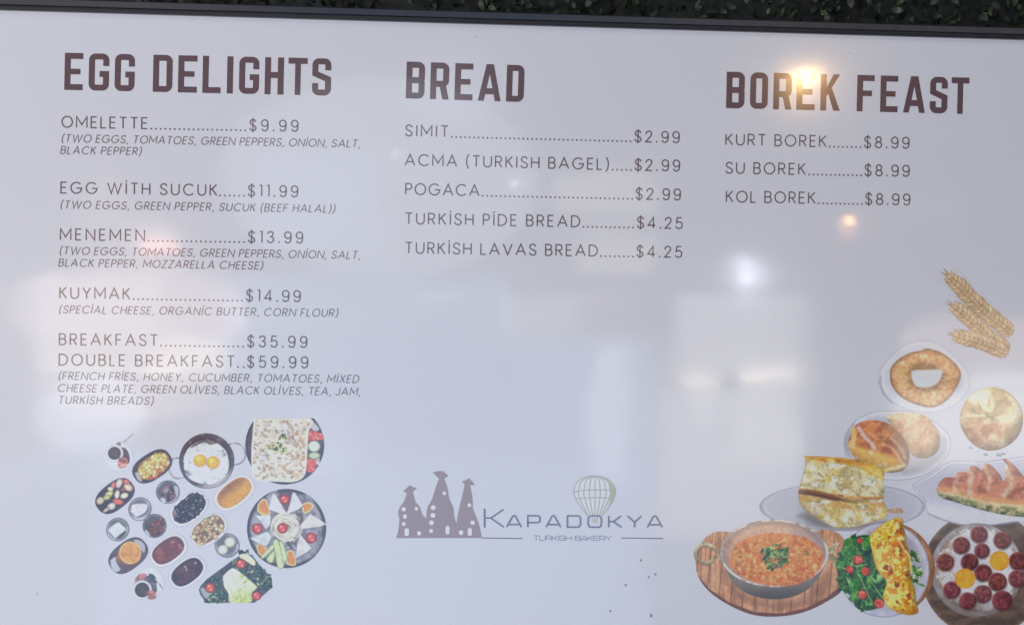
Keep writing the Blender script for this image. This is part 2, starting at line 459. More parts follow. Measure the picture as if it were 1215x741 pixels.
DESCR = [
 [('(TWO EGGS, TOMATOES, GREEN PEPPERS, ONİON, SALT,', 72.5, 428.6, (80, 169, 425, 175.4)), ('BLACK PEPPER)', 71.3, 168.8, (72, 183, 165, 184.4))],
 [('(TWO EGGS, GREEN PEPPER, SUCUK (BEEF HALAL))', 71.2, 398.6, (71, 247.4, 395, 252.5))],
 [('(TWO EGGS, TOMATOES, GREEN PEPPERS, ONİON, SALT,', 70.3, 428.6, (70, 302, 425, 307.4)), ('BLACK PEPPER, MOZZARELLA CHEESE)', 69, 313, (70, 316.3, 310, 319.8))],
 [('(SPECİAL CHEESE, ORGANİC BUTTER, CORN FLOUR)', 69.6, 402, (70, 371.7, 400, 376))],
 [('(FRENCH FRİES, HONEY, CUCUMBER, TOMATOES, MİXED', 69, 427, (70, 450.4, 425, 454.3)), ('CHEESE PLATE, GREEN OLİVES, BLACK OLİVES, TEA, JAM,', 68, 428.8, (68, 464.8, 425, 469.2)), ('TURKİSH BREADS)', 68.6, 183, (68, 479, 180, 480.1))],
]
for rows in DESCR:
    m = Mesh()
    for t, a, b, bl in rows: line(m, t, *bl, a, b - 1.5, 8.7, 1.12, slant=.19)
    m.make('item_description', menu, M_DESC)

# headings: condensed letters with rounded corners
def H(ch, W, Ht, t):
    l, r, b, tp = t / 2, W - t / 2, t / 2, Ht - t / 2; R = 4.4; mid = Ht * .5
    rc = lambda x, y, a0, a1: arc(x, y, R, R, a0, a1, 6)
    if ch == 'E': return [[(W, tp), (l, tp), (l, b), (W, b)], [(l, mid), (W * .86, mid)]]
    if ch == 'F': return [[(W, tp), (l, tp), (l, 0)], [(l, mid), (W * .86, mid)]]
    if ch == 'L': return [[(l, Ht), (l, b), (W, b)]]
    if ch == 'I': return [[(l, 0), (l, Ht)]]
    if ch == 'H': return [[(l, 0), (l, Ht)], [(r, 0), (r, Ht)], [(l, mid + 1), (r, mid + 1)]]
    if ch == 'T': return [[(0, tp), (W, tp)], [(W / 2, tp), (W / 2, 0)]]
    if ch == 'D': return [[(l, b), (l, tp)] + rc(r - R, tp - R, 90, 0) + rc(r - R, b + R, 0, -90) + [(l, b)]]
    if ch == 'O': return [rc(l + R, tp - R, 180, 90) + rc(r - R, tp - R, 90, 0) + rc(r - R, b + R, 0, -90) + rc(l + R, b + R, -90, -180) + [(l, tp - R)]]
    if ch == 'G': return [[(r, Ht * .665)] + rc(r - R, tp - R, 0, 90) + rc(l + R, tp - R, 90, 180) + rc(l + R, b + R, 180, 270) + rc(r - R, b + R, 270, 360) + [(r, Ht * .45), (W * .53, Ht * .45)]]
    if ch == 'S': return [[(r, Ht * .68)] + rc(r - R, tp - R, 0, 90) + rc(l + R, tp - R, 90, 180) + [(l, Ht * .585), (r, Ht * .44)] + rc(r - R, b + R, 0, -90) + rc(l + R, b + R, -90, -180) + [(l, Ht * .33)]]
    if ch == 'B': return [[(l, 0), (l, Ht)], [(l, tp)] + rc(r - R, tp - R, 90, 0) + [(r, mid + 2.6), (r - 2.6, mid), (l, mid)], [(l, mid), (r - 2.6, mid), (r, mid - 2.6)] + rc(r - R, b + R, 0, -90) + [(l, b)]]
    if ch == 'R': return [[(l, 0), (l, Ht)], [(l, tp)] + rc(r - R, tp - R, 90, 0) + rc(r - R, Ht * .42 + R, 0, -90) + [(l, Ht * .42)], ('q', [(W * .48, Ht * .42), (W * .82, Ht * .42), (W + .3, 0), (W - 7.3, 0)])]
    if ch == 'K': return [[(l, 0), (l, Ht)], ('q', [(W - 7.9, Ht), (W - .3, Ht), (t * .9, Ht * .36), (t * .9, Ht * .60)]), ('q', [(t + 1.5, Ht * .49), (t + 6.2, Ht * .62), (W + .4, 0), (W - 7.6, 0)])]
    if ch == 'A': return [('q', [(0, 0), (6.9, 0), (W / 2 + 2.4, Ht), (W / 2 - 4.3, Ht)]), ('q', [(W, 0), (W - 6.9, 0), (W / 2 - 2.4, Ht), (W / 2 + 4.3, Ht)]), [(W * .2, Ht * .265), (W * .8, Ht * .265)]]
def heading(letters, bl, Ht, t=7.1):
    m = Mesh(); x0, y0, x1, y1 = bl; ang = math.atan2(y1 - y0, x1 - x0); ca, sa = math.cos(ang), math.sin(ang)
    for ch, a, b in letters:
        bx, by = a, y0 + (a - x0) * (y1 - y0) / (x1 - x0)
        for k, st in enumerate(H(ch, b - a, Ht, t)):
            tt = t * (.93 if ch in 'EFLT' and k else 1)
            V, F = (st[1], [tuple(range(len(st[1])))]) if st[0] == 'q' else ribbon(st, tt)
            P = [(bx + u * ca + v * sa, by + u * sa - v * ca) for u, v in V]
            m.add(board([p[0] for p in P], [p[1] for p in P], .0004 + k * 1e-4), F)
    return m.make('heading', menu, M_HEAD)
heading([('E', 76.2, 98), ('G', 105, 129), ('G', 135.8, 159.4), ('D', 181.2, 204.2), ('E', 211, 233.4), ('L', 240, 261.6), ('I', 269, 276.4), ('G', 283.3, 307), ('H', 313.8, 336.2), ('T', 341.6, 364.2), ('S', 370, 392.4)], (77, 106.8, 352, 112.8), 44)['label'] = 'heading that reads EGG DELIGHTS'
heading([('B', 481.3, 503.2), ('R', 510, 532), ('E', 539, 560.4), ('A', 566.8, 593.8), ('D', 600.2, 621.2)], (482, 116.8, 607, 120.8), 43.6)['label'] = 'heading that reads BREAD'
heading([('B', 861.3, 883), ('O', 889.5, 910.6), ('R', 917, 938.8), ('E', 944.5, 966.5), ('K', 973, 996), ('F', 1016.2, 1036.9), ('E', 1044, 1064.8), ('A', 1071.2, 1097.2), ('S', 1102.8, 1123.7), ('T', 1128.2, 1149.2)], (862, 128.4, 1138, 135.2), 43.2)['label'] = 'heading that reads BOREK FEAST'

# ------------------------------------------------------------------ bakery logo
M_ROCK = ink_mat('rock brown ink', (146, 130, 134))
M_LOGO = ink_mat('logo violet ink', (112, 106, 130))
M_SUB = ink_mat('logo grey ink', (140, 136, 156))
M_BALL = ink_mat('balloon sand ink', (168, 166, 160))
M_OLIVE = ink_mat('balloon olive ink', (168, 170, 140))
def zp(pts, ox=465, oy=550, s=7.41): return [(ox + x / s, oy + y / s) for x, y in pts]
def flat(m, pts, lift=.0004):
    m.add(board([p[0] for p in pts], [p[1] for p in pts], lift), [tuple(range(len(pts)))])
logo_rock = zp([(36, 650), (52, 600), (62, 545), (66, 480), (55, 445), (57, 405), (75, 370), (105, 330), (132, 258), (98, 236), (130, 212), (155, 185), (180, 200), (220, 212), (185, 242), (205, 330), (245, 375), (265, 440), (300, 482), (308, 400), (318, 370), (350, 315), (390, 190), (413, 128), (360, 74), (400, 62), (447, 62), (470, 80), (497, 105), (460, 128), (490, 210), (502, 300), (540, 380), (548, 460), (566, 525), (580, 440), (598, 360), (640, 185), (617, 150), (655, 138), (678, 124), (705, 150), (730, 184), (688, 186), (708, 290), (714, 400), (760, 510), (780, 590), (790, 650)])
m = Mesh(); flat(m, logo_rock)
rock = m.make('rock_towers', menu, M_ROCK); rock['label'] = 'brown silhouette of three capped rock towers in the logo'
holes = [(104, 396, 18, 17), (115, 460, 17, 18), (104, 525, 16, 16), (215, 391, 15, 15), (131, 597, 20, 34), (239, 607, 17, 18), (363, 382, 20, 20), (361, 450, 20, 20), (348, 515, 19, 20), (345, 587, 16, 17), (489, 580, 18, 38), (461, 257, 15, 15), (681, 361, 16, 16), (710, 514, 19, 18), (608, 601, 19, 20), (685, 595, 19, 34)]
M_HOLE = ink_mat('logo window white ink', (210, 212, 222))
for x, y, a, b in holes:
    m = Mesh(); t = np.arange(16) * math.pi / 8; rot = .35 if a > 17 and b < 25 else 0
    ex = np.sign(np.cos(t)) * np.abs(np.cos(t)) ** .55 * a; ey = np.sign(np.sin(t)) * np.abs(np.sin(t)) ** .55 * b
    px, py = x + ex * math.cos(rot) - ey * math.sin(rot), y + ex * math.sin(rot) + ey * math.cos(rot)
    m.add(board(465 + px / 7.41, 550 + py / 7.41, .0008), [tuple(range(16))]); m.make('window', rock, M_HOLE)
R_ = .22
WIDE = {
 'K': (1.15, [[(0, 0), (0, 1)], [(1.1, 1.0), (.42, .5), (1.15, 0)], [(0, .5), (.42, .5)]]),
 'A': (1.16, [[(0, 0), (.46, .93), (.54, 1), (.62, 1), (.70, .93), (1.16, 0)], [(.2, .22), (.96, .22)]]),
 'P': (1.02, [[(0, 0), (0, 1), (.85, 1), (1.0, .86), (1.0, .52), (.85, .4), (0, .4)]]),
 'D': (1.15, [[(0, 0), (0, 1), (.9, 1), (1.08, .93), (1.15, .75), (1.15, .25), (1.08, .07), (.9, 0), (0, 0)]]),
 'O': (1.15, [[(.25, 0), (.07, .07), (0, .25), (0, .75), (.07, .93), (.25, 1), (.9, 1), (1.08, .93), (1.15, .75), (1.15, .25), (1.08, .07), (.9, 0), (.25, 0)]]),
 'Y': (1.14, [[(0, 1), (.57, .44), (1.14, 1)], [(.57, .44), (.57, 0)]]),
 'T': (1.2, [[(0, 1), (1.2, 1)], [(.6, 1), (.6, 0)]]),
 'U': (1.2, [[(0, 1), (0, .25), (.07, .07), (.25, 0), (.95, 0), (1.13, .07), (1.2, .25), (1.2, 1)]]),
 'R': (1.2, [[(0, 0), (0, 1), (1.0, 1), (1.18, .88), (1.18, .52), (1.0, .4), (0, .4)], [(.75, .4), (1.2, 0)]]),
 'İ': (.1, [[(.05, 0), (.05, 1)], '.1.35']),
 'S': (1.2, [[(1.18, .8), (1.1, .96), (.95, 1), (.2, 1), (.05, .9), (.05, .62), (.2, .53), (1.02, .48), (1.18, .38), (1.18, .12), (1.0, 0), (.2, 0), (.05, .06), (0, .2)]]),
 'H': (1.2, [[(0, 0), (0, 1)], [(1.2, 0), (1.2, 1)], [(0, .5), (1.2, .5)]]),
 'B': (1.2, [[(0, 0), (0, 1), (1.0, 1), (1.15, .9), (1.15, .62), (1.05, .53), (0, .53)], [(1.05, .53), (1.2, .42), (1.2, .1), (1.05, 0), (0, 0)]]),
 'E': (1.15, [[(1.15, 1), (0, 1), (0, 0), (1.15, 0)], [(0, .52), (1.05, .52)]]),
 ' ': (.5, []),
}
m = Mesh()
LB = (573, 625.4, 786, 625.8)
for k, st in enumerate([[(574.9, 625.3), (574.9, 603)], [(597.5, 603.6), (582.2, 614), (597.5, 624.6)], [(574.9, 613.9), (582.2, 613.9)]]):
    V, F = ribbon(st, 2.2 if k == 0 else 1.7); m.add(board([v[0] for v in V], [v[1] for v in V], .0008 + k * 3e-5), F)
for ch, a, b in [('A', 600.2, 619.3), ('P', 625.2, 641.7), ('A', 646.9, 665.8), ('D', 672.2, 689.4), ('O', 696.8, 714.2), ('K', 721.2, 738), ('Y', 743.7, 761.8), ('A', 767, 786.4)]:
    gl = {ch: (WIDE[ch][0], [[(x * 1.0, y) for x, y in s] for s in WIDE[ch][1]])}
    sc = (b - a - 1.7) / gl[ch][0] / 13.4
    gl = {ch: (gl[ch][0] * sc, [[(x * sc, y) for x, y in s] for s in gl[ch][1]])}
    line(m, ch, *LB, a, b, 13.4, 1.7, glyphs=gl, lift=.0012)
m.make('logo_name', menu, M_LOGO, 'wide violet lettering of the bakery name')
m = Mesh(); line(m, 'TURKİSH BAKERY', 632, 640.8, 726, 641.2, 632.4, 725.6, 5.4, .85, glyphs={k: (v[0] * 1.02, [s if isinstance(s, str) else [(x * 1.02, y) for x, y in s] for s in v[1]]) for k, v in WIDE.items()}, dot=.6)
m.make('logo_tagline', menu, M_SUB)
for a, b in ((571.5, 619.8), (737, 787)):
    m = Mesh(); V, F = ribbon([(a, 637.6), (b, 638.3)], 1.2); m.add(board([v[0] for v in V], [v[1] for v in V], .0004), F); m.make('logo_rule', menu, M_LOGO)
# hot air balloon: outline, gores, bands
bz = lambda pts: zp(pts, 675, 555, 7.41)
M_BFILL = ink_mat('balloon pale ink', (208, 209, 212))
outl = spline([(160, 415), (100, 330), (58, 265), (42, 205), (60, 140), (110, 92), (175, 70), (228, 67), (290, 74), (350, 105), (395, 155), (408, 210), (388, 275), (345, 345), (298, 412)], 5)
m = Mesh(); flat(m, bz(outl), .0004)
ball = m.make('balloon', menu, M_BFILL); ball['label'] = 'printed hot air balloon above the letter O'
m = Mesh(); flat(m, bz(spline([(345, 345), (362, 270), (365, 200), (345, 130), (300, 84), (350, 105), (395, 155), (408, 210), (388, 275), (345, 345)], 4)), .0006); m.make('shaded_gore', ball, M_OLIVE)
m = Mesh(); k = 0
for st in [outl] + [spline([(228 + (s - 228) * .12, 67), (228 + (s - 228) * .8, 110), (s, 195), (s, 240), (228 + (s - 228) * .72, 330), (228 + (s - 228) * .42, 412)], 5) for s in (84, 132, 180, 228, 274, 322, 362)] + [spline([(45, 206), (130, 192), (228, 190), (320, 192), (404, 206)]), spline([(60, 268), (140, 260), (228, 258), (320, 260), (390, 266)])]:
    V, F = ribbon(bz(st), .95); m.add(board([v[0] for v in V], [v[1] for v in V], .0009 + 2e-5 * k), F); k += 1
m.make('balloon_lines', ball, M_BALL)
m = Mesh(); flat(m, bz([(195, 435), (262, 435), (246, 480), (212, 480)]), .0004); m.make('basket', ball, ink_mat('basket ink', (186, 180, 178)))
# specks of dirt on the board
M_DIRT = ink_mat('dirt', (132, 132, 142))
for i, (x, y, r) in enumerate([(760.2, 664.2, 1.7), (777.5, 680.6, 1.7), (769.5, 684, 1.5), (742.3, 693.6, 1.9), (724.2, 724.3, 1.7), (772.5, 729.5, 2.2), (565, 43.5, .9), (44, 704, 1.0), (1008, 63, .8)]):
    rr = random.Random(i); t = np.arange(12) * math.pi / 6
    q = r * np.array([rr.uniform(.6, 1.15) for _ in range(12)])
    m = Mesh(); top = board(x + q * np.cos(t) * .6 * .8, y + q * np.sin(t) * .6, .0014); bot = board(x + q * np.cos(t) * .8, y + q * np.sin(t), .0002)
    m.add(list(top) + list(bot), [tuple(range(12))] + [(j, 12 + j, 12 + (j + 1) % 12, (j + 1) % 12) for j in range(12)])
    m.make('dirt_speck', menu, M_DIRT)

# ------------------------------------------------------------------ printed food photographs
# painted in code on a fine sheet in picture units; every dish, and every piece of a dish, becomes its own mesh
RES = 2.4
PAPER = np.array([199., 201, 212])
def hash2(ix, iy, s):
    h = (ix * 374761393 + iy * 668265263 + s * 974634777) & 0x7fffffff
    h = ((h ^ (h >> 13)) * 1274126177) & 0x7fffffff
    return ((h ^ (h >> 16)) & 0xffff) / 65535.0
def noise(X, Y, sc, s=0, octv=3):
    """value noise, 0..1, feature size sc"""
    out = 0; amp = 1; tot = 0
    for o in range(octv):
        x, y = X / sc + 31.7 * o, Y / sc + 17.3 * o
        ix, iy = np.floor(x).astype(np.int64), np.floor(y).astype(np.int64)
        fx, fy = x - ix, y - iy; fx = fx * fx * (3 - 2 * fx); fy = fy * fy * (3 - 2 * fy)
        v = (hash2(ix, iy, s + o) * (1 - fx) + hash2(ix + 1, iy, s + o) * fx) * (1 - fy) + (hash2(ix, iy + 1, s + o) * (1 - fx) + hash2(ix + 1, iy + 1, s + o) * fx) * fy
        out = out + v * amp; tot += amp; amp *= .55; sc *= .5
    return out / tot
def sstep(a, b, x):
    t = np.clip((x - a) / (b - a), 0, 1); return t * t * (3 - 2 * t)
def mix(a, b, t):
    a, b = np.asarray(a, float), np.asarray(b, float)
    return a + (b - a) * np.asarray(t)[..., None]

class Sheet:
    def __init__(s, x0, y0, x1, y1, gain=GAIN, rough=.55):
        s.gain = gain; s.rough = rough
        s.x0, s.y0, s.x1, s.y1 = x0, y0, x1, y1
        s.nx, s.ny = int((x1 - x0) * RES), int((y1 - y0) * RES)
        s.rgb = np.empty((s.ny, s.nx, 3)); s.rgb[:] = PAPER
        s.id = -np.ones((s.ny, s.nx), int)
        s.parts = []; s.cur = 0
        s.clip = None
    def part(s, name, parent=None, label=None):
        s.parts.append((name, parent, label)); s.cur = len(s.parts) - 1; return s.cur
    def view(s, bb):
        i0 = max(0, int((bb[0] - s.x0) * RES) - 2); i1 = min(s.nx, int((bb[2] - s.x0) * RES) + 3)
        j0 = max(0, int((bb[1] - s.y0) * RES) - 2); j1 = min(s.ny, int((bb[3] - s.y0) * RES) + 3)
        if i1 <= i0 or j1 <= j0: return None
        Y, X = np.mgrid[j0:j1, i0:i1]
        return slice(j0, j1), slice(i0, i1), s.x0 + (X + .5) / RES, s.y0 + (Y + .5) / RES
    def paint(s, shape, col, a=1.0, soft=.9, only=None, claim=True):
        """shape = (bbox, signed distance); col = colour or f(X, Y, d); only = restrict to what is already that part"""
        bb, fd = shape
        v = s.view((bb[0] - soft, bb[1] - soft, bb[2] + soft, bb[3] + soft))
        if v is None: return
        J, I, X, Y = v
        d = fd(X, Y)
        al = np.clip(.5 - d / soft, 0, 1) * (a(X, Y, d) if callable(a) else a)
        idv = s.id[J, I]
        if only is not None: al = al * np.isin(idv, only)
        c = col(X, Y, d) if callable(col) else np.asarray(col, float)
        s.rgb[J, I] += (c - s.rgb[J, I]) * al[..., None]
        if claim: idv[al > .5] = s.cur
        else: idv[(al > .3) & (idv < 0)] = s.cur
    def build(s, lift=.0004):
        objs = {}
        Y, X = np.mgrid[0:s.ny, 0:s.nx]; X = s.x0 + X / RES; Y = s.y0 + Y / RES
        sat = np.clip((s.rgb.max(-1) - s.rgb.min(-1)) / 60, .15, 1)      # food more than bare crockery
        g = (noise(X, Y, 2.6, 91, 2) - .5) * .30 + (noise(X, Y, 1.1, 95, 1) - .5) * .14 + (noise(X, Y, 7, 97, 2) - .5) * .20
        s.rgb = s.rgb * (1 + g * sat * s.rough)[..., None]
        for ax in (0, 1):                               # the soft dots of a large print
            r = s.rgb; s.rgb = (np.roll(r, 1, ax) + 2.2 * r + np.roll(r, -1, ax)) / 4.2
        gx = s.x0 + np.arange(s.nx + 1) / RES; gy = s.y0 + np.arange(s.ny + 1) / RES
        lin = np.ones((s.ny, s.nx, 4), np.float32); lin[..., :3] = ink(np.clip(s.rgb, 0, 255), s.gain)
        for k, (name, par, label) in enumerate(s.parts):
            J, I = np.nonzero(s.id == k)
            if not len(J): continue
            w = s.nx + 1
            q = np.stack([J * w + I, (J + 1) * w + I, (J + 1) * w + I + 1, J * w + I + 1], 1)
            u, inv = np.unique(q, return_inverse=True)
            P = board(gx[u % w], gy[u // w], lift)
            me = bpy.data.meshes.new(name)
            n = len(J)
            me.vertices.add(len(u)); me.vertices.foreach_set('co', P.astype(np.float32).ravel())
            me.loops.add(4 * n); me.loops.foreach_set('vertex_index', inv.reshape(-1).astype(np.int32))
            me.polygons.add(n); me.polygons.foreach_set('loop_start', np.arange(0, 4 * n, 4, dtype=np.int32))
            me.update(calc_edges=True)
            at = me.attributes.new('print', 'FLOAT_COLOR', 'FACE')
            at.data.foreach_set('color', lin[J, I].ravel())
            o = link(name, me, objs[par] if par is not None and par in objs else menu, M_PRINT)
            if label: o['label'] = label
            objs[k] = o

def E(cx, cy, rx, ry=None, rot=0.0, wob=0.0, seed=0):
    ry = ry or rx; R = max(rx, ry) * (1 + wob); c, q = math.cos(math.radians(rot)), math.sin(math.radians(rot)); mr = min(rx, ry)
    def f(X, Y):
        dx, dy = X - cx, Y - cy; u, v = (dx * c + dy * q) / rx, (-dx * q + dy * c) / ry
        k = np.sqrt(u * u + v * v)
        if wob: k = k * (1 + wob * (noise(np.arctan2(v, u) * 1.6 + 9, np.ones_like(u) * seed * 3.7, 1.0, seed, 2) - .5) * 2)
        return (k - 1) * mr
    return (cx - R, cy - R, cx + R, cy + R), f
def SE(cx, cy, rx, ry, rot=0.0, p=3.0):
    """super-ellipse, the rounded oval dishes"""
    R = max(rx, ry) * 1.1; c, q = math.cos(math.radians(rot)), math.sin(math.radians(rot)); mr = min(rx, ry)
    def f(X, Y):
        dx, dy = X - cx, Y - cy; u, v = np.abs(dx * c + dy * q) / rx, np.abs(-dx * q + dy * c) / ry
        return ((u ** p + v ** p) ** (1 / p) - 1) * mr
    return (cx - R, cy - R, cx + R, cy + R), f
def P(pts, smooth=0, off=0.0):
    if smooth:
        pts = spline(list(pts) + [pts[0]], smooth)[:-1]
    a = np.array(pts, float)
    def f(X, Y):
        d2 = np.full(X.shape, 1e9); inside = np.zeros(X.shape, bool)
        for i in range(len(a)):
            p, q = a[i], a[(i + 1) % len(a)]
            ex, ey = q - p; L = ex * ex + ey * ey + 1e-12
            t = np.clip(((X - p[0]) * ex + (Y - p[1]) * ey) / L, 0, 1)
            d2 = np.minimum(d2, (X - p[0] - t * ex) ** 2 + (Y - p[1] - t * ey) ** 2)
            cond = (p[1] > Y) != (q[1] > Y)
            inside ^= cond & (X < (q[0] - p[0]) * (Y - p[1]) / (q[1] - p[1] + 1e-12) + p[0])
        return np.where(inside, -1, 1) * np.sqrt(d2) - off
    return (a[:, 0].min() - off, a[:, 1].min() - off, a[:, 0].max() + off, a[:, 1].max() + off), f
def L(pts, w, smooth=0):
    if smooth: pts = spline(list(pts), smooth)
    a = np.array(pts, float)
    def f(X, Y):
        d2 = np.full(X.shape, 1e9)
        for i in range(len(a) - 1):
            p, q = a[i], a[i + 1]; ex, ey = q - p; LL = ex * ex + ey * ey + 1e-12
            t = np.clip(((X - p[0]) * ex + (Y - p[1]) * ey) / LL, 0, 1)
            d2 = np.minimum(d2, (X - p[0] - t * ex) ** 2 + (Y - p[1] - t * ey) ** 2)
        return np.sqrt(d2) - w / 2
    return (a[:, 0].min() - w, a[:, 1].min() - w, a[:, 0].max() + w, a[:, 1].max() + w), f
def both(s1, s2):
    b1, f1 = s1; b2, f2 = s2
    return (max(b1[0], b2[0]), max(b1[1], b2[1]), min(b1[2], b2[2]), min(b1[3], b2[3])), lambda X, Y: np.maximum(f1(X, Y), f2(X, Y))
def grain(c1, c2, sc, seed=0, octv=3, lo=.3, hi=.7):
    return lambda X, Y, d: mix(c1, c2, sstep(lo, hi, noise(X, Y, sc, seed, octv)))
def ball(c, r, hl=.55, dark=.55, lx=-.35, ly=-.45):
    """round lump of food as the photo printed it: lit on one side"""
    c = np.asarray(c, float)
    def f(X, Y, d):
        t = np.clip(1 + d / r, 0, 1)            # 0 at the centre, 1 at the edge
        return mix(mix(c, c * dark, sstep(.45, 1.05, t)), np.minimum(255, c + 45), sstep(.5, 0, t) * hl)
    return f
rnd = random.Random(11)
def jit(c, k=14, rr=rnd):
    g = rr.uniform(-k, k); return tuple(min(250, max(10, v + g + rr.uniform(-k, k) * .4)) for v in c)
def scatter(s, shape, n, r0, r1, cols, seed, dark=.5, hl=.5, only=None, elong=1.0, inset=0.5):
    rr = random.Random(seed); bb, fd = shape; k = 0; tries = 0
    while k < n and tries < n * 30:
        tries += 1
        x, y = rr.uniform(bb[0], bb[2]), rr.uniform(bb[1], bb[3]); r = rr.uniform(r0, r1)
        if fd(np.array([[x]]), np.array([[y]]))[0, 0] > -r * inset: continue
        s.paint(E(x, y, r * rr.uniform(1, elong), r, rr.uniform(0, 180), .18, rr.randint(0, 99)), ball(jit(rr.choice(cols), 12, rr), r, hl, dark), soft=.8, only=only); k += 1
def leafs(s, shape, n, r0, r1, cols, seed, only=None, inset=.2, a=1.0):
    """pointed leaves with a paler rib"""
    rr = random.Random(seed); bb, fd = shape; k = 0; tries = 0
    while k < n and tries < n * 40:
        tries += 1
        x, y = rr.uniform(bb[0], bb[2]), rr.uniform(bb[1], bb[3]); r = rr.uniform(r0, r1)
        if fd(np.array([[x]]), np.array([[y]]))[0, 0] > -r * inset: continue
        th = rr.uniform(0, 6.28); u = (math.cos(th), math.sin(th)); w = rr.uniform(.35, .6) * r
        c = np.array(jit(rr.choice(cols), 16, rr)); q = (-u[1], u[0])
        pts = [(x - u[0] * r, y - u[1] * r), (x - u[0] * .2 * r + q[0] * w, y - u[1] * .2 * r + q[1] * w), (x + u[0] * .5 * r + q[0] * w * .7, y + u[1] * .5 * r + q[1] * w * .7), (x + u[0] * r, y + u[1] * r), (x + u[0] * .5 * r - q[0] * w * .7, y + u[1] * .5 * r - q[1] * w * .7), (x - u[0] * .2 * r - q[0] * w, y - u[1] * .2 * r - q[1] * w)]
        s.paint(P(pts, 3), lambda X, Y, d, c=c, r=r, x=x, y=y, q=q: mix(c * .55, c * 1.12 + 8, sstep(-.6 * r, .6 * r, (X - x) * q[0] + (Y - y) * q[1] + (noise(X, Y, 2, 5) - .5) * r)), soft=.8, only=only, a=a); k += 1
def tomato(s, x, y, r, par, c=(214, 84, 72)):
    s.part('cherry_tomato', par)
    s.paint(E(x, y, r, r * .97), lambda X, Y, d: mix(mix(c, np.array(c) * .62, sstep(-r * .55, 0, d)), (245, 190, 180), sstep(r * .34, r * .12, np.hypot(X - x + r * .25, Y - y + r * .3)) * .8))
    s.paint(E(x + r * .2, y + r * .35, r * .22), (240, 190, 180), .6)

# ---------- left collage: breakfast plates seen from above
s = Sheet(105, 494, 392, 718)
CUT_TOP = ((105, 495.8, 392, 718), lambda X, Y: 495.8 - Y)
TOPONLY = lambda sh: both(sh, CUT_TOP)
BOTONLY = lambda sh: both(sh, ((105, 494, 392, 714.6), lambda X, Y: Y - 714.6))
PALE_RIM = (205, 204, 211)

def tea(cx, cy, r, spoon, side, cubes, sx, sy):
    k = s.part('tea_glass', None, 'glass of dark tea on a pale saucer')
    s.paint(E(sx, sy, 17.2, 17.2), (205, 210, 222), soft=1.5)
    s.paint(E(sx, sy, 11), (213, 215, 225), .7, soft=4)
    s.part('saucer_rim', k); s.paint(E(sx, sy, 17.4), (190, 198, 212), lambda X, Y, d: sstep(-1.8, -.6, d) * .5, claim=False)
    s.cur = k
    for pts, c in side: s.paint(P(pts, 4), grain(c, np.array(c) * .72, 4, 3))
    s.part('spoon', k); s.paint(L(spoon, 1.5), grain((128, 128, 140), (190, 192, 202), 5, 2))
    s.part('glass_rim', k)
    s.paint(E(cx, cy, r + 2.9), (176, 174, 184)); s.paint(E(cx, cy, r + 2.2), (205, 205, 213)); s.paint(E(cx - .8, cy + .5, r + 1.2), (222, 220, 224), .6)
    s.part('tea', k); s.paint(E(cx, cy, r), lambda X, Y, d: mix((92, 74, 72), (70, 56, 58), sstep(-r, 0, d) * .6 + .4 * noise(X, Y, 3, 8)))
    for x, y, a, b, c in cubes:
        s.part('sugar_cube', k); s.paint(E(x, y, a, b, 30, .15, int(x)), grain(c, np.array(c) * .75, 3, 1))
tea(135.8, 537.2, 7.7, [(142.4, 528.2), (147.5, 523.2), (158, 514.3)], [([(142.5, 530), (149, 531.5), (153, 538), (153.8, 547), (150, 550), (146, 544), (144, 537)], (104, 84, 88)), ([(137.5, 525.5), (142, 524), (144, 527), (141, 529)], (160, 156, 172))], [(146, 549, 5.6, 6.8, (206, 138, 124)), (145, 545.5, 4.6, 3, (150, 92, 86))], 141, 541)
s.part('sugar_highlight', 0); s.paint(L([(142, 553), (146, 551.5), (150, 550.5)], 1.8, 3), (240, 186, 164), .8)
tea(168.8, 699.2, 8.8, [(184, 686), (188.5, 691), (193, 697.6)], [([(160, 686), (166, 680), (173, 680), (174, 684), (168, 690), (161, 692)], (190, 134, 134)), ([(170, 687), (176, 682), (184, 684), (186, 694), (185.5, 702), (180, 700), (176, 692)], (112, 104, 112)), ([(176, 680), (182, 681), (187, 689), (184, 690)], (76, 70, 82))], [(180.5, 705, 5.4, 5.6, (205, 140, 130)), (175, 703, 2.6, 3, (170, 100, 92))], 178, 690)

# egg pan
k = s.part('fried_egg_pan', None, 'two handled pan of two fried eggs')
for pts in ([(213.5, 543), (206, 543.6), (200.5, 548.5), (200, 556), (205, 565), (211, 567.2), (218, 566)], [(271, 527), (277, 525.3), (284, 526.5), (289.6, 532), (291, 541), (286, 548.5), (277, 551.5)]):
    s.part('pan_handle', k); s.paint(L(pts, 1.9, 5), grain((132, 126, 136), (178, 174, 182), 6, 4))
s.cur = k
s.paint(E(245.3, 546.4, 32.8), lambda X, Y, d: mix(mix((92, 76, 82), (70, 58, 66), sstep(-2, -6, d)), (196, 192, 196), sstep(.55, .95, (Y - 546 + .5 * (X - 245)) / 36) * sstep(-8, -4, d) * .8 + .25 * sstep(.6, .8, noise(X, Y, 5, 2))))
s.paint(E(245.3, 546.4, 32.8), (58, 50, 58), lambda X, Y, d: sstep(-1.4, 0, d) * .9)
s.part('egg_white', k)
s.paint(E(244.6, 548.2, 27.2, 26, 0, .05, 4), lambda X, Y, d: mix(mix((204, 212, 222), (226, 229, 233), sstep(.35, .65, noise(X, Y, 5, 1))), (128, 118, 122), sstep(.60, .74, noise(X, Y, 7, 9)) * sstep(-9, -1, d) * .8 + .3 * sstep(.66, .75, noise(X, Y, 3, 21))))
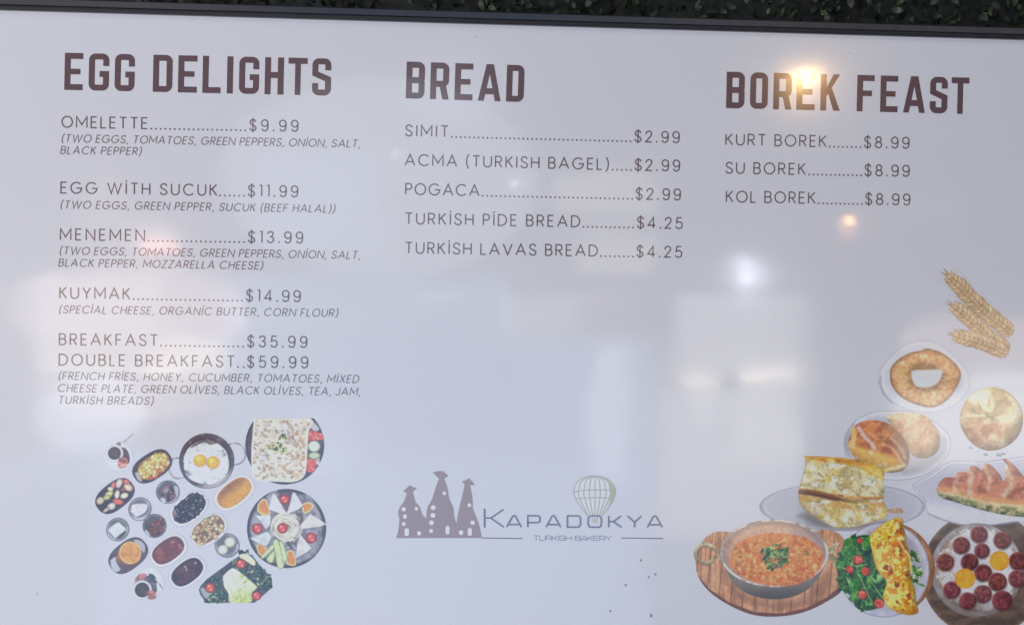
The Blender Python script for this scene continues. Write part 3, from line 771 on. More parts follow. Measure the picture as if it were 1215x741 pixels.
s.part('pan_gap', k); s.paint(P([(225, 531), (233, 524), (246, 521), (262, 526), (256, 525.5), (250, 527.5), (244, 524.5), (236, 526.5), (229, 530)], 3), grain((126, 112, 106), (82, 70, 72), 3, 5), .9)
for x, y, a, b, r in ((237.4, 545.7, 7.7, 6.9, -8), (252.6, 548, 7.5, 7.1, 10)):
    s.part('egg_yolk', k)
    s.paint(E(x + .3, y + .6, a + .8, b + .7), (190, 160, 110), .6, only=None)
    s.paint(E(x, y, a, b, r), lambda X, Y, d: mix(mix((236, 184, 62), (222, 150, 50), sstep(-4, 0, d)), (247, 210, 106), sstep(5, 1, np.hypot(X - x + 2, Y - y + 2.4)) * .9))

# flatbread plate
k = s.part('flatbread_plate', None, 'dark round plate of folded flatbread with tomato and cucumber')
s.paint(TOPONLY(E(337.8, 527.6, 46.8)), lambda X, Y, d: mix((84, 72, 82), (60, 54, 62), sstep(.4, .6, noise(X, Y, 6, 3))))
s.paint(TOPONLY(E(337.8, 527.6, 44.6)), (96, 88, 98), .5, soft=3)
s.part('cucumber_slice', k); s.paint(E(372.7, 529, 7.6, 7), lambda X, Y, d: mix((208, 218, 204), (110, 136, 100), sstep(-1.6, -.4, d)))
s.part('cucumber_slice', k); s.paint(E(373, 540, 7.4, 4.6), lambda X, Y, d: mix((190, 200, 170), (120, 140, 96), sstep(-1.8, -.4, d)))
for a in (0, 1):
    s.part('tomato_pieces', k)
    sh = P([(366, 512), (371, 510), (377, 512.5), (383, 515), (384, 520.5), (376, 522), (366, 522.5)], 3) if a == 0 else P([(363, 545), (371, 543.5), (376, 547), (375, 553), (373, 559), (368, 560), (362, 556)], 3)
    s.paint(sh, grain((216, 104, 92), (186, 74, 66), 5, 7)); scatter(s, sh, 9, 1, 2.2, [(232, 140, 124), (206, 88, 78)], 5 + a, .75)
s.part('white_cheese', k); s.paint(P([(368, 507), (371, 500), (376, 504), (379, 509), (374, 511)], 3), (196, 198, 208), .9)
s.part('onion_bits', k); scatter(s, P([(375, 545), (380, 542), (381, 548), (376, 553)]), 7, .9, 1.6, [(214, 208, 216)], 3, .8)
k2 = s.part('flatbread', k)
fb = TOPONLY(P([(301.5, 495), (367.3, 495), (366, 512), (364.8, 535), (363.2, 556), (361, 564), (356, 569), (346, 571.5), (330, 571), (310, 570), (302, 567), (298.8, 556), (298.2, 535), (299.8, 512)], 3))
def bread(X, Y, d):
    t = noise(X, Y, 9, 2); u = noise(X, Y, 3.0, 7, 2); w = noise(X, Y, 2.6, 12, 2)
    c = mix((206, 198, 184), (228, 220, 206), sstep(.32, .6, t))
    c = mix(c, (206, 206, 210), sstep(.5, .7, noise(X, Y, 12, 31)) * .8)
    c = mix(c, (168, 140, 108), sstep(.62, .8, u) * .8)
    c = mix(c, (128, 112, 100), sstep(.68, .8, w) * .6)
    c = mix(c, (196, 138, 88), sstep(.55, .72, noise(X, Y, 8, 55)) * sstep(330, 365, X) * .85)
    return mix(c, (233, 226, 208), sstep(-3.2, -1.2, d) * .85)
s.paint(fb, bread)
rr = random.Random(3)
for i in range(110):
    x, y = rr.uniform(301, 362), rr.uniform(498, 568); r = rr.uniform(.6, 1.7)
    c = rr.choice([(150, 112, 82), (120, 92, 76), (176, 128, 84), (98, 86, 84), (140, 124, 110)])
    if fb[1](np.array([[x]]), np.array([[y]]))[0, 0] < -2.5: s.paint(E(x, y, r * rr.uniform(1, 1.7), r, rr.uniform(0, 180), .2, i), c, rr.uniform(.25, .65), soft=1.6)
s.part('herb_garnish', k)
leafs(s, P([(320, 531), (327, 523), (336, 516), (340, 520), (334, 528), (340, 532), (342, 539), (337, 540), (330, 533), (322, 534)]), 26, 2, 4, [(166, 178, 84), (98, 122, 72), (74, 92, 60), (190, 198, 110)], 9, inset=-.2)

# corn and potato dish
def dish(name, label, cx, cy, rx, ry, rot, rim, inner, ring=1.6, p=2.6):
    k = s.part(name, None, label)
    s.paint(SE(cx, cy, rx, ry, rot, p), rim if callable(rim) else grain(rim, np.array(rim) * .82, 7, 3))
    s.paint(SE(cx, cy, rx, ry, rot, p), np.array((70, 60, 66)), lambda X, Y, d: sstep(-1.3, -.2, d) * .7)
    if inner is not None: s.paint(SE(cx, cy, rx - ring, ry - ring, rot, p), inner if callable(inner) else grain(inner, np.array(inner) * .8, 6, 5))
    return k
def glassdish(name, label, cx, cy, rx, ry, rot, p=2.5):
    k = s.part(name, None, label)
    s.paint(SE(cx, cy, rx, ry, rot, p), (196, 198, 208)); s.paint(SE(cx, cy, rx - .7, ry - .7, rot, p), (209, 210, 217))
    s.paint(SE(cx, cy, rx - 2.0, ry - 2.0, rot, p), (222, 221, 224), .8, soft=2)
    s.paint(SE(cx, cy, rx, ry, rot, p), (160, 158, 168), lambda X, Y, d: sstep(-1.1, -.1, d) * .55)
    return k
k = dish('potato_dish', 'dark oval dish of yellow potato cubes with red pepper', 180.6, 552.8, 25, 15.6, -33, (96, 78, 80), (80, 62, 64))
s.paint(P([(160, 560), (164, 560), (168, 566), (168, 571), (163, 568)], 3), (190, 190, 200), .85)
s.part('potato_cubes', k)
sh = SE(182.5, 552.3, 20, 11.8, -33, 2.6)
s.paint(sh, grain((204, 172, 86), (170, 110, 60), 5, 3))
scatter(s, sh, 60, 1.6, 3.2, [(226, 204, 118), (232, 214, 140), (214, 186, 92)], 2, .68, .4)
scatter(s, P([(170, 570), (178, 566), (188, 556), (194, 545), (192, 556), (184, 566)]), 14, 1.2, 2.6, [(206, 96, 66), (190, 78, 58), (214, 128, 70)], 8, .7, inset=-.3)
scatter(s, sh, 12, 1.6, 2.8, [(236, 216, 150)], 21, .7)
# nut and fruit dish
k = dish('nut_dish', 'dark oval dish of mixed nuts and red fruit', 136.4, 587.8, 25.2, 15.8, -38, (86, 74, 82), (72, 60, 68))
for x, y, a, b, r, c in [(141.3, 573, 6, 3.8, -70, (216, 204, 192)), (152, 577.5, 5.6, 4.4, 30, (222, 200, 170)), (150, 571, 4.5, 3, 20, (206, 106, 102)), (134.5, 575.5, 4.6, 2.8, -75, (208, 112, 112)), (129.5, 586, 6, 3.6, -40, (204, 196, 140)), (127, 589.5, 5, 3, -20, (184, 178, 112)), (139, 586, 5.4, 3, -80, (226, 214, 190)), (147.5, 587.5, 5, 3.6, -20, (224, 212, 186)), (140, 594.5, 6.5, 3.4, 15, (222, 108, 88)), (119, 593.5, 5.2, 4.2, -50, (206, 190, 166)), (132.5, 600, 5.4, 4.2, -30, (210, 204, 190)), (126, 604.5, 5, 2, -35, (196, 170, 168)), (131, 579.5, 3.6, 2.6, 0, (220, 206, 180)), (146, 580, 3, 2.2, 0, (150, 92, 84))]:
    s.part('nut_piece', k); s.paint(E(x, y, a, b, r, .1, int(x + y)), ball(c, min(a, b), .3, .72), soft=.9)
# small bowls
def bowl(name, label, cx, cy, rx, ry, rot, rim=(120, 114, 124)):
    k = s.part(name, None, label)
    s.paint(E(cx, cy, rx, ry, rot), (86, 80, 90)); s.paint(E(cx, cy, rx - .9, ry - .9, rot), lambda X, Y, d: mix(rim, (196, 198, 208), sstep(.45, .75, noise(X, Y, 11, int(cx))) * .9))
    s.paint(E(cx - .5, cy - 1, rx - 3, ry - 3, rot), np.array(rim) * .72, .85, soft=2.4)
    return k
k = bowl('cream_bowl', 'small bowl of white cream', 166, 603.4, 13.6, 14.4, 35, (150, 142, 156)); s.part('cream', k); s.paint(P([(156.5, 599), (160, 597.5), (173, 597), (175, 601), (172, 607), (166, 611), (161, 612), (158, 609), (155.5, 606)], 3), grain((222, 220, 230), (204, 200, 216), 6, 4))
k = bowl('olive_paste_bowl', 'small bowl of dark olive paste', 199.2, 583.2, 14.2, 14, 0, (120, 116, 128)); s.part('olive_paste', k); s.paint(P([(191, 579), (196, 575), (203, 575.5), (206, 580), (208.5, 587), (206, 592), (200, 595.5), (196, 594), (195, 589), (191, 587)], 3), grain((62, 50, 56), (122, 94, 96), 4, 6)); s.paint(E(197.5, 581, 4.2, 2.8, -30, .2, 3), (184, 164, 166), .75, soft=2); s.paint(E(203, 583.5, 1.2), (200, 168, 164), .8)
s.part('ice_cube', k); s.paint(P([(190, 591), (194, 589.5), (197, 594), (193.5, 596.5)], 2), (196, 200, 210), .9); s.paint(P([(206, 576), (211, 577), (212, 584), (209, 587)], 3), (192, 198, 212), .8)
k = bowl('white_cheese_bowl', 'small bowl with a block of white cheese', 139.6, 627.6, 13.6, 14.2, 35, (140, 140, 146)); s.part('cheese_block', k); s.paint(P([(128.8, 629), (131.5, 624.5), (140.5, 618.8), (144, 622), (149, 626), (147.5, 629.5), (141, 634.5), (137, 637.5), (133, 634)], 2), grain((214, 222, 224), (200, 208, 212), 7, 4)); s.part('bowl_shadow_mark', k); s.paint(P([(138, 637.5), (148.5, 629), (149, 632), (143, 638.5)], 2), (82, 72, 80), .9)
k = bowl('red_paste_bowl', 'small bowl of coarse red paste', 183.3, 623.2, 14.2, 14.4, 30, (104, 92, 98)); s.part('red_paste', k); sh = P([(175, 627), (180, 620), (189, 613.5), (194, 617), (194.5, 625), (191, 632), (183, 636), (177, 633)], 3); s.paint(sh, grain((120, 72, 66), (62, 46, 50), 5, 6)); scatter(s, sh, 24, 1, 2.4, [(160, 92, 78), (140, 80, 72), (104, 62, 60)], 6, .6); s.part('ice_cube', k); s.paint(P([(171.5, 629), (174.5, 628), (178, 634), (173.5, 636)], 2), (192, 196, 206), .85)
k = bowl('boiled_egg_bowl', 'small bowl of two peeled eggs', 269.4, 646.4, 14.8, 14.6, 20, (140, 138, 148))
for x, y, r in ((264.4, 651.4, 6), (272.8, 642.6, 6.6)):
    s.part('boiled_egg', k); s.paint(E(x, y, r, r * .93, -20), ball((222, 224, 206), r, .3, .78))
# olives
k = glassdish('olive_dish', 'clear oval dish of shiny black olives', 224, 603, 25.4, 16, -38)
sh = SE(224.4, 602.6, 21.4, 12.6, -38, 2.6); s.part('black_olives', k); s.paint(sh, (54, 46, 54)); scatter(s, sh, 74, 1.6, 2.6, [(66, 54, 60), (50, 44, 52), (90, 72, 74)], 4, .5, .35, elong=1.3, inset=.2)
rr = random.Random(8)
for i in range(44):
    x, y = rr.uniform(206, 244), rr.uniform(586, 620)
    if sh[1](np.array([[x]]), np.array([[y]]))[0, 0] < -1.5: s.paint(E(x, y, rr.uniform(.5, 1.3), rr.uniform(.5, .9), rr.uniform(0, 180)), (206, 200, 204), rr.uniform(.5, .95), soft=.8)
s.paint(P([(204, 606), (208, 603), (210, 611), (206, 613)], 2), (150, 138, 132), .7)
# honey
k = glassdish('honey_dish', 'clear oval dish of golden honey', 278, 584.3, 26.6, 16.4, -38)
s.part('honey', k); s.paint(SE(278, 584, 22.6, 12.8, -38, 2.5), lambda X, Y, d: mix(mix((210, 156, 66), (148, 98, 62), sstep(4, -12, (X - 278) * .62 + (Y - 584) * .78)), (186, 128, 60), sstep(-3, 0, d) * .7))
# chickpeas / nuts
k = glassdish('hazelnut_dish', 'clear oval dish of pale round nuts', 247.4, 628.4, 24.4, 16, -36)
sh = SE(247, 628, 20.8, 12.8, -36, 2.6); s.part('round_nuts', k); s.paint(sh, (124, 100, 84)); scatter(s, sh, 62, 2.0, 3.1, [(214, 190, 146), (206, 178, 132), (222, 200, 160), (190, 156, 118)], 13, .62, .5, inset=.15)
# sauces
k = glassdish('red_sauce_dish', 'clear oval dish of red brown sauce', 199.8, 652.6, 24.2, 15.8, -35)
s.part('red_sauce', k); s.paint(SE(199.6, 652.2, 20.4, 12.4, -35, 2.5), lambda X, Y, d: mix(mix((140, 76, 64), (112, 62, 60), sstep(.35, .65, noise(X, Y, 9, 3))), (98, 58, 58), sstep(-4, 0, d)))
for x, y in ((203.5, 643), (213, 646), (215, 649), (206, 642)): s.paint(E(x, y, 1.6, 1.1, -30), (200, 150, 140), .6, soft=1)
k = glassdish('jam_dish', 'clear oval dish of dark cherry jam', 222.4, 678.2, 24, 15.8, -37)
s.part('jam', k); s.paint(SE(222.2, 678, 20.4, 12.4, -37, 2.5), lambda X, Y, d: mix(mix((98, 56, 60), (66, 46, 52), sstep(.3, .7, noise(X, Y, 9, 7))), (62, 44, 50), sstep(-4, 0, d)))
for x, y, r in ((220.3, 672, 1.3), (221.5, 675, 1.5), (232, 667, 1.5), (219, 671, .9)): s.paint(E(x, y, r), (176, 160, 164), .8, soft=1)
# butter cup on dark oval
k = dish('peanut_butter_dish', 'dark oval dish holding a cup of orange spread', 152.2, 658.4, 25.2, 16.4, -38, (96, 82, 86), (104, 90, 94))
s.paint(P([(131, 664), (137, 660), (139, 668), (143, 675), (137, 678), (132, 672)], 3), (190, 200, 212), .9); s.paint(P([(158, 640), (165, 640), (172, 646), (171, 655), (166, 650)], 3), (188, 186, 192), .85)
s.part('cup', k); s.paint(P([(142, 652), (146, 648), (166, 658), (164, 668), (158, 673), (150, 675), (143, 671), (137.5, 664)], 3), lambda X, Y, d: mix((150, 98, 76), (96, 74, 74), sstep(660, 674, Y)))
s.part('orange_spread', k); s.paint(E(154.6, 655.2, 13.2, 13.4), (222, 180, 122)); s.paint(E(154.6, 655.2, 11.8, 12.1), lambda X, Y, d: mix((216, 160, 84), (196, 136, 72), sstep(.4, .65, noise(X, Y, 5, 3, 2)) * .7))

# cheese plate
k = s.part('cheese_plate', None, 'dark round plate of white cheese triangles, orange wedges and tomatoes')
s.paint(E(340, 626.4, 47), lambda X, Y, d: mix(mix((122, 118, 126), (158, 156, 166), sstep(.42, .62, noise(X, Y, 10, 6))), (74, 66, 76), sstep(-6.5, -2, d)))
z6 = lambda pts: [(285 + x / 6.736, 570 + y / 6.736) for x, y in pts]
for pts in ([(560, 110), (590, 160), (650, 300), (600, 250), (520, 130), (470, 110)], [(560, 460), (640, 440), (660, 480), (600, 590), (500, 640), (450, 640)], [(90, 300), (130, 250), (150, 330), (110, 420), (80, 400)], [(200, 130), (260, 80), (300, 80), (240, 170)]):
    s.paint(P(z6(pts), 3), grain((180, 178, 188), (140, 136, 146), 6, 8), .7, soft=2.5)
s.paint(P(z6([(310, 130), (330, 75), (430, 80), (430, 130), (380, 240), (350, 220)]), 2), (96, 70, 72), .8, soft=2); s.paint(P(z6([(440, 250), (500, 260), (500, 330), (470, 350)]), 2), (100, 78, 72), .8, soft=2)
for pts in ([(140, 190), (175, 145), (205, 150), (225, 200), (240, 255), (215, 278), (165, 265), (138, 235)], [(490, 190), (530, 172), (570, 178), (586, 205), (560, 235), (520, 260), (500, 240)], [(128, 520), (160, 500), (215, 540), (190, 590), (150, 590)], [(375, 560), (415, 555), (440, 600), (445, 670), (400, 675), (370, 650)]):
    s.part('orange_wedge', k)
    s.paint(P(z6(pts), 3), lambda X, Y, d: mix(mix((216, 150, 66), (198, 126, 60), noise(X, Y, 3, 3)), (238, 214, 150), sstep(-1.9, -.8, d)))
for pts, c in (([(262, 100), (285, 115), (370, 260), (345, 268), (228, 228)], (226, 227, 234)), ([(420, 88), (440, 95), (500, 195), (470, 225), (370, 268), (395, 190)], (222, 223, 230)), ([(560, 262), (690, 345), (640, 365), (460, 388), (500, 330)], (226, 222, 216)), ([(478, 425), (570, 540), (530, 570), (442, 622), (455, 520)], (224, 222, 222)), ([(118, 275), (245, 275), (240, 350), (205, 390), (170, 330)], (216, 220, 230)), ([(75, 458), (215, 405), (255, 440), (212, 520), (150, 500)], (214, 218, 226))):
    s.part('cheese_triangle', k)
    s.paint(P(z6([(x + 5, y + 9) for x, y in pts])), (98, 92, 100), .6, soft=2.2, only=None)
    s.paint(P(z6(pts)), lambda X, Y, d, c=c: mix(c, np.array(c) * .9, sstep(.4, .7, noise(X, Y, 6, int(c[2])))), soft=1)
s.part('string_cheese', k)
s.paint(E(340, 625.5, 16.5, 15.5, 0, .12, 2), grain((184, 176, 160), (150, 140, 128), 4, 4))
rr = random.Random(5)
for i in range(70):
    a0 = rr.uniform(0, 360); R = rr.uniform(6, 17.5); st = rr.uniform(40, 100); ox, oy = rr.uniform(-2.5, 2.5), rr.uniform(-2.5, 2.5)
    s.paint(L([(340 + ox + R * math.cos(math.radians(a0 + st * t / 5)), 625.5 + oy + R * .92 * math.sin(math.radians(a0 + st * t / 5))) for t in range(6)], rr.uniform(.8, 1.3)), jit((226, 222, 208), 14, rr), .95)
s.part('olive_bits', k); scatter(s, P(z6([(360, 490), (420, 480), (450, 500), (440, 550), (380, 540)])), 16, .8, 1.5, [(70, 60, 66), (206, 204, 208), (110, 100, 104)], 7, .6, inset=0)
for pts in ([(162, 605), (255, 505), (270, 540), (185, 622)], [(208, 625), (262, 555), (282, 575), (262, 652), (225, 650)], [(258, 478), (300, 465), (330, 560), (350, 640), (345, 700), (300, 695), (285, 620)], [(308, 482), (340, 480), (380, 610), (368, 640), (340, 645)]):
    s.part('cucumber_stick', k)
    s.paint(P(z6(pts), 2), lambda X, Y, d: mix(mix((208, 216, 176), (186, 200, 150), noise(X, Y, 5, 3)), (138, 156, 104), sstep(-1.4, -.3, d)))
for x, y, r in ((355, 147, 41), (137, 380, 44), (338, 378, 43), (568, 455, 45)): tomato(s, 285 + x / 6.736, 570 + y / 6.736, r / 6.736, k)

# salad plate
k = s.part('salad_plate', None, 'dark angular plate of lettuce, herbs and cherry tomatoes, cut off straight below')
z9 = lambda pts: [(230 + x / 9.264, 640 + y / 9.264) for x, y in pts]
plate_sh = BOTONLY(P(z9([(55, 545), (75, 500), (130, 440), (250, 350), (400, 240), (490, 180), (520, 140), (640, 165), (720, 270), (820, 380), (855, 440), (866, 520), (760, 610), (655, 700), (110, 700), (112, 660), (70, 600)])))
s.paint(plate_sh, grain((84, 80, 86), (58, 56, 62), 7, 3))
s.paint(BOTONLY(P(z9([(70, 545), (100, 520), (190, 600), (130, 650)]), 2)), (176, 184, 190), .85, soft=2)
s.part('herb_leaves', k)
for rgn, n, sd in ((z9([(560, 300), (700, 270), (850, 420), (840, 520), (700, 560), (660, 470)]), 60, 1), (z9([(110, 690), (150, 620), (250, 560), (360, 560), (400, 690)]), 44, 2), (z9([(200, 440), (290, 400), (330, 500), (250, 540)]), 16, 3), (z9([(390, 250), (470, 220), (600, 360), (540, 370), (400, 310)]), 22, 4), (z9([(500, 120), (600, 130), (580, 150), (510, 140)]), 8, 5), (z9([(690, 250), (740, 280), (720, 310)]), 5, 6)):
    leafs(s, BOTONLY(P(rgn)), n, 1.6, 3.6, [(74, 106, 72), (52, 76, 56), (112, 140, 100), (150, 170, 132), (40, 58, 46)], sd, inset=-.3)
s.part('lettuce_leaf', k)
s.paint(BOTONLY(P(z9([(320, 395), (400, 320), (450, 315), (560, 390), (650, 470), (695, 520), (640, 580), (650, 640), (600, 690), (400, 690), (380, 590), (330, 500)]), 4)), lambda X, Y, d: mix(mix((216, 222, 206), (200, 208, 150), sstep(690, 712, Y + (X - 280) * .25)), (170, 192, 84), sstep(.42, .68, noise(X + Y, Y * .5, 5, 5)) * sstep(276, 292, X + (Y - 690) * .3)))
for pts in ([(283, 680), (290, 696), (297, 712)], [(272, 678), (280, 695), (285, 713)], [(284, 679), (296, 690), (302, 697)], [(268, 690), (273, 700), (276, 713)]):
    s.paint(L(pts, 1.0, 3), (228, 232, 218), .7, soft=1.4); s.paint(L([(x + 1.1, y) for x, y in pts], .8, 3), (150, 166, 110), .5, soft=1.4)
s.part('lemon_wedge', k); s.paint(P(z9([(498, 165), (560, 148), (620, 175), (672, 230), (675, 275), (645, 278), (590, 240), (510, 195)]), 3), lambda X, Y, d: mix((222, 220, 196), (228, 222, 170), sstep(-1.6, -.4, d)))
for x, y, r in ((518, 262, 58), (178, 525, 58), (690, 612, 54)): tomato(s, 230 + x / 9.264, 640 + y / 9.264, r / 9.264, k, (206, 84, 70) if x != 178 else (214, 96, 58))
s.build()

# ---------- right collage: wheat, breads and pans
s = Sheet(818, 318, 1232, 762, .69, .62)
zz = lambda ox, oy, sc: (lambda pts: [(ox + x / sc, oy + y / sc) for x, y in pts])
# wheat
def ear(pts, w, awn):
    k = s.part('wheat_ear', None)
    q = spline(pts, 40); n = len(q)
    for i in range(0, int(n * .5), 4):
        for sd in (-1, 1):
            x, y = q[i]; x2, y2 = q[min(n - 1, i + 3)]; dx, dy = x - x2, y - y2; h = math.hypot(dx, dy) or 1; dx, dy = dx / h, dy / h
            s.paint(L([(x, y), (x + (dx - sd * dy * .35) * awn, y + (dy + sd * dx * .35) * awn)], .7), (176, 150, 118), .8)
    tot = sum(math.hypot(q[i + 1][0] - q[i][0], q[i + 1][1] - q[i][1]) for i in range(n - 1)); st = 5.2; acc = 0; rows = []
    for i in range(n - 1):
        acc += math.hypot(q[i + 1][0] - q[i][0], q[i + 1][1] - q[i][1])
        if acc >= st: rows.append(i); acc = 0
    for j, i in enumerate(reversed(rows)):
        x, y = q[i]; x2, y2 = q[min(n - 1, i + 2)]; dx, dy = x - x2, y - y2; h = math.hypot(dx, dy) or 1; dx, dy = dx / h, dy / h
        f = min(1.0, .55 + i / n * 1.6)
        for sd in (-1, 1, 0):
            ox, oy = x - sd * dy * w * .44 * f + rnd.uniform(-.6, .6), y + sd * dx * w * .44 * f + rnd.uniform(-.6, .6)
            th = math.degrees(math.atan2(dy, dx)) + sd * 27 + rnd.uniform(-7, 7)
            c = jit((216, 190, 152), 9); t = math.radians(th)
            tip = (ox + 5.5 * f * math.cos(t), oy + 5.5 * f * math.sin(t))
            if sd: s.paint(L([tip, (tip[0] + awn * 1.1 * math.cos(t + sd * .12), tip[1] + awn * 1.1 * math.sin(t + sd * .12))], .65), (182, 154, 120), .7)
            s.paint(E(ox + .5, oy + .9, 7.2 * f, 3.1 * f, th), (158, 128, 92), .75, soft=1.8)
            s.paint(E(ox, oy, 6.8 * f, 2.6 * f, th, .08, i), lambda X, Y, d, c=c: mix(c, np.array(c) * .82, sstep(-1.5, .1, d)), soft=1.2)
ear([(1128, 361), (1141, 370), (1156, 383), (1176, 402), (1194, 413)], 12.5, 7)
ear([(1123, 325), (1136, 337), (1152, 353), (1174, 374), (1197, 392)], 13.5, 9)
ear([(1129, 396), (1143, 400), (1160, 404), (1178, 411), (1194, 419)], 11.5, 6)

def plate(name, label, sh, fill, edge, w=1.6, parent=None, hi=None):
    k = s.part(name, parent, label)
    s.paint(sh, fill, soft=1.2)
    s.paint(sh, edge, lambda X, Y, d: sstep(-w, -w * .3, d) * .8)
    if hi is not None: s.paint(sh, hi, lambda X, Y, d: sstep(-w * 2.6, -w * 1.6, d) * sstep(-w * .8, -w * 1.4, d) * .8)
    return k
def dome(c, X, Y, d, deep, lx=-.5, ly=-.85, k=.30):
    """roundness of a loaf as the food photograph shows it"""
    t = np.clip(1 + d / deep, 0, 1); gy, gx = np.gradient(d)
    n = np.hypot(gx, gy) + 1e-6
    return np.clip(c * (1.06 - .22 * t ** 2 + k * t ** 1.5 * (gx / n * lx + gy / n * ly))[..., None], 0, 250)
# simit
z = zz(1030, 395, 7.408)
k = plate('simit_plate', 'pale plate with a ring bread', P(z([(85, 430), (100, 340), (170, 230), (290, 120), (400, 75), (500, 65), (620, 95), (760, 200), (860, 310), (890, 400), (880, 500), (800, 600), (680, 670), (540, 697), (380, 680), (250, 625), (150, 550)]), 4), lambda X, Y, d: mix((194, 195, 208), (206, 208, 216), sstep(-14, -4, d)), (168, 168, 182), 1.3)
s.paint(P(z([(90, 420), (115, 360), (120, 460), (170, 560), (225, 610), (200, 612), (120, 530)]), 4), (158, 160, 178), .8, soft=2)
k2 = s.part('simit', k)
sim = P(z([(190, 350), (205, 295), (260, 235), (330, 190), (410, 162), (470, 152), (500, 135), (560, 142), (640, 170), (740, 240), (805, 320), (815, 380), (785, 460), (720, 560), (640, 625), (560, 652), (470, 640), (380, 610), (290, 560), (225, 490), (195, 425)]), 4)
def simit_c(X, Y, d):
    a = np.arctan2(Y - 449, X - 1098); n = noise(a * 9 + 40, d * .25, 1.0, 4, 3)
    c = mix((190, 140, 92), (216, 172, 122), sstep(.3, .7, n))
    c = mix(c, (228, 194, 150), sstep(.58, .75, noise(X, Y, 9, 17)) * .7)
    hd = np.hypot((X - 1099) / 1.15, Y - 447) - 15.5
    ring = np.sin(np.pi * np.clip(hd / np.maximum(hd - d, 1e-3), 0, 1))
    return np.clip(mix(c, (166, 114, 74), sstep(-3.5, -.5, d) * .6) * (.80 + .28 * ring)[..., None], 0, 250)
s.paint(sim, simit_c)
for j in range(11):
    a = -2.6 + j * .55; s.paint(L([(1098 + 20 * math.cos(a), 446 + 14 * math.sin(a)), (1099 + 38 * math.cos(a + .12), 449 + 28 * math.sin(a + .12))], 1.0), (170, 116, 78) if j % 2 else (230, 196, 150), .45, soft=1.6)
s.part('plate_seen_through_ring', k); hole = P(z([(375, 335), (420, 322), (560, 318), (640, 318), (652, 355), (622, 430), (550, 472), (470, 478), (420, 462), (385, 410)]), 3); s.paint(hole, (206, 210, 216)); s.paint(hole, (188, 142, 100), lambda X, Y, d: sstep(-2.2, 0, d) * .5)
# round acma bread
k = s.part('acma_bread', None, 'round sesame bread with a split crust')
def acma(X, Y, d):
    dx, dy = X - 1175, Y - 494; a = np.arctan2(dy, dx); r = np.hypot(dx, dy)
    tw = a * 3.5 + r * .075 + (noise(X, Y, 13, 5) - .5) * 3.0              # folds of dough twisting out of the centre
    fold = .5 + .5 * np.sin(tw)
    c = mix((178, 150, 104), (222, 202, 156), sstep(.12, .75, fold))
    c = mix(c, (236, 222, 186), sstep(.82, 1, fold) * sstep(8, 18, r) * .7)
    toast = sstep(2, 16, dy + .25 * (22 - np.abs(dx + 8))) * sstep(.30, .55, noise(X, Y, 10, 3))
    c = mix(c, mix((196, 134, 88), (158, 94, 58), sstep(.35, .65, noise(X, Y, 6, 44))), toast * .9)
    c = mix(c, (112, 98, 74), sstep(8, 1, r) * sstep(.35, .6, noise(X, Y, 5, 12)) * .8)
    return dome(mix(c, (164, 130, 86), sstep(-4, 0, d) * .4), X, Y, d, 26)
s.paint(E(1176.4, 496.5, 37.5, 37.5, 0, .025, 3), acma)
z = zz(1125, 440, 6.736)
for pts, w in (([(300, 345), (345, 370), (405, 402)], 3), ([(190, 305), (215, 330), (245, 342)], 2.4), ([(235, 235), (255, 290), (262, 305)], 2.2), ([(335, 205), (322, 275)], 2.2), ([(350, 340), (400, 262), (455, 222)], 1.6)):
    s.paint(L(z(pts), w, 4), (122, 108, 82), .6, soft=3.2)
for pts in ([(130, 440), (220, 430), (330, 400), (420, 420)], [(250, 510), (300, 560), (360, 590)], [(440, 430), (440, 500), (430, 560)]): s.paint(L(z(pts), 3, 4), (226, 206, 164), .55, soft=5)
s.part('sesame_seed', k)
for x, y, r in ((180, 612, 1.6), (300, 665, 2.2), (405, 668, 2.6), (440, 660, 2), (240, 640, 1)): s.paint(E(1125 + x / 6.736, 440 + y / 6.736, r * 1.4, r * .8, 10), (142, 140, 136), .95, soft=1.4)
# pogaca plate
z = zz(990, 475, 7.413)
k = plate('pogaca_plate', 'grey plate with two round buns', P(z([(80, 380), (100, 280), (200, 160), (350, 95), (520, 85), (700, 100), (880, 180), (1000, 290), (1025, 380), (990, 490), (900, 590), (780, 660), (600, 700), (400, 690), (220, 640), (110, 520)]), 5), lambda X, Y, d: mix((180, 182, 196), (200, 202, 212), sstep(-12, -3, d)), (158, 160, 176), 1.6, hi=(212, 213, 221))
s.paint(P(z([(80, 380), (100, 290), (180, 180), (150, 300), (130, 420), (150, 500), (110, 480)]), 4), (150, 150, 168), .7, soft=3)
s.paint(P(z([(560, 470), (700, 500), (880, 480), (960, 400), (960, 330), (990, 400), (930, 540), (760, 620), (600, 640)]), 4), (164, 158, 162), .6, soft=7)
s.part('bun', k, 'paler bun at the back of the plate')
def bun2(X, Y, d):
    n = noise(X * .8 + Y * .6, Y * .5 - X * .3, 7, 4, 3)
    c = mix((202, 158, 118), (216, 180, 142), sstep(.34, .66, n))
    return dome(c, X, Y, d, 22)
s.paint(P(z([(450, 150), (520, 110), (640, 105), (760, 115), (850, 180), (920, 280), (925, 400), (880, 470), (800, 505), (700, 490), (620, 400), (540, 280)]), 5), bun2)
s.part('bun', k, 'browner glazed bun at the front of the plate')
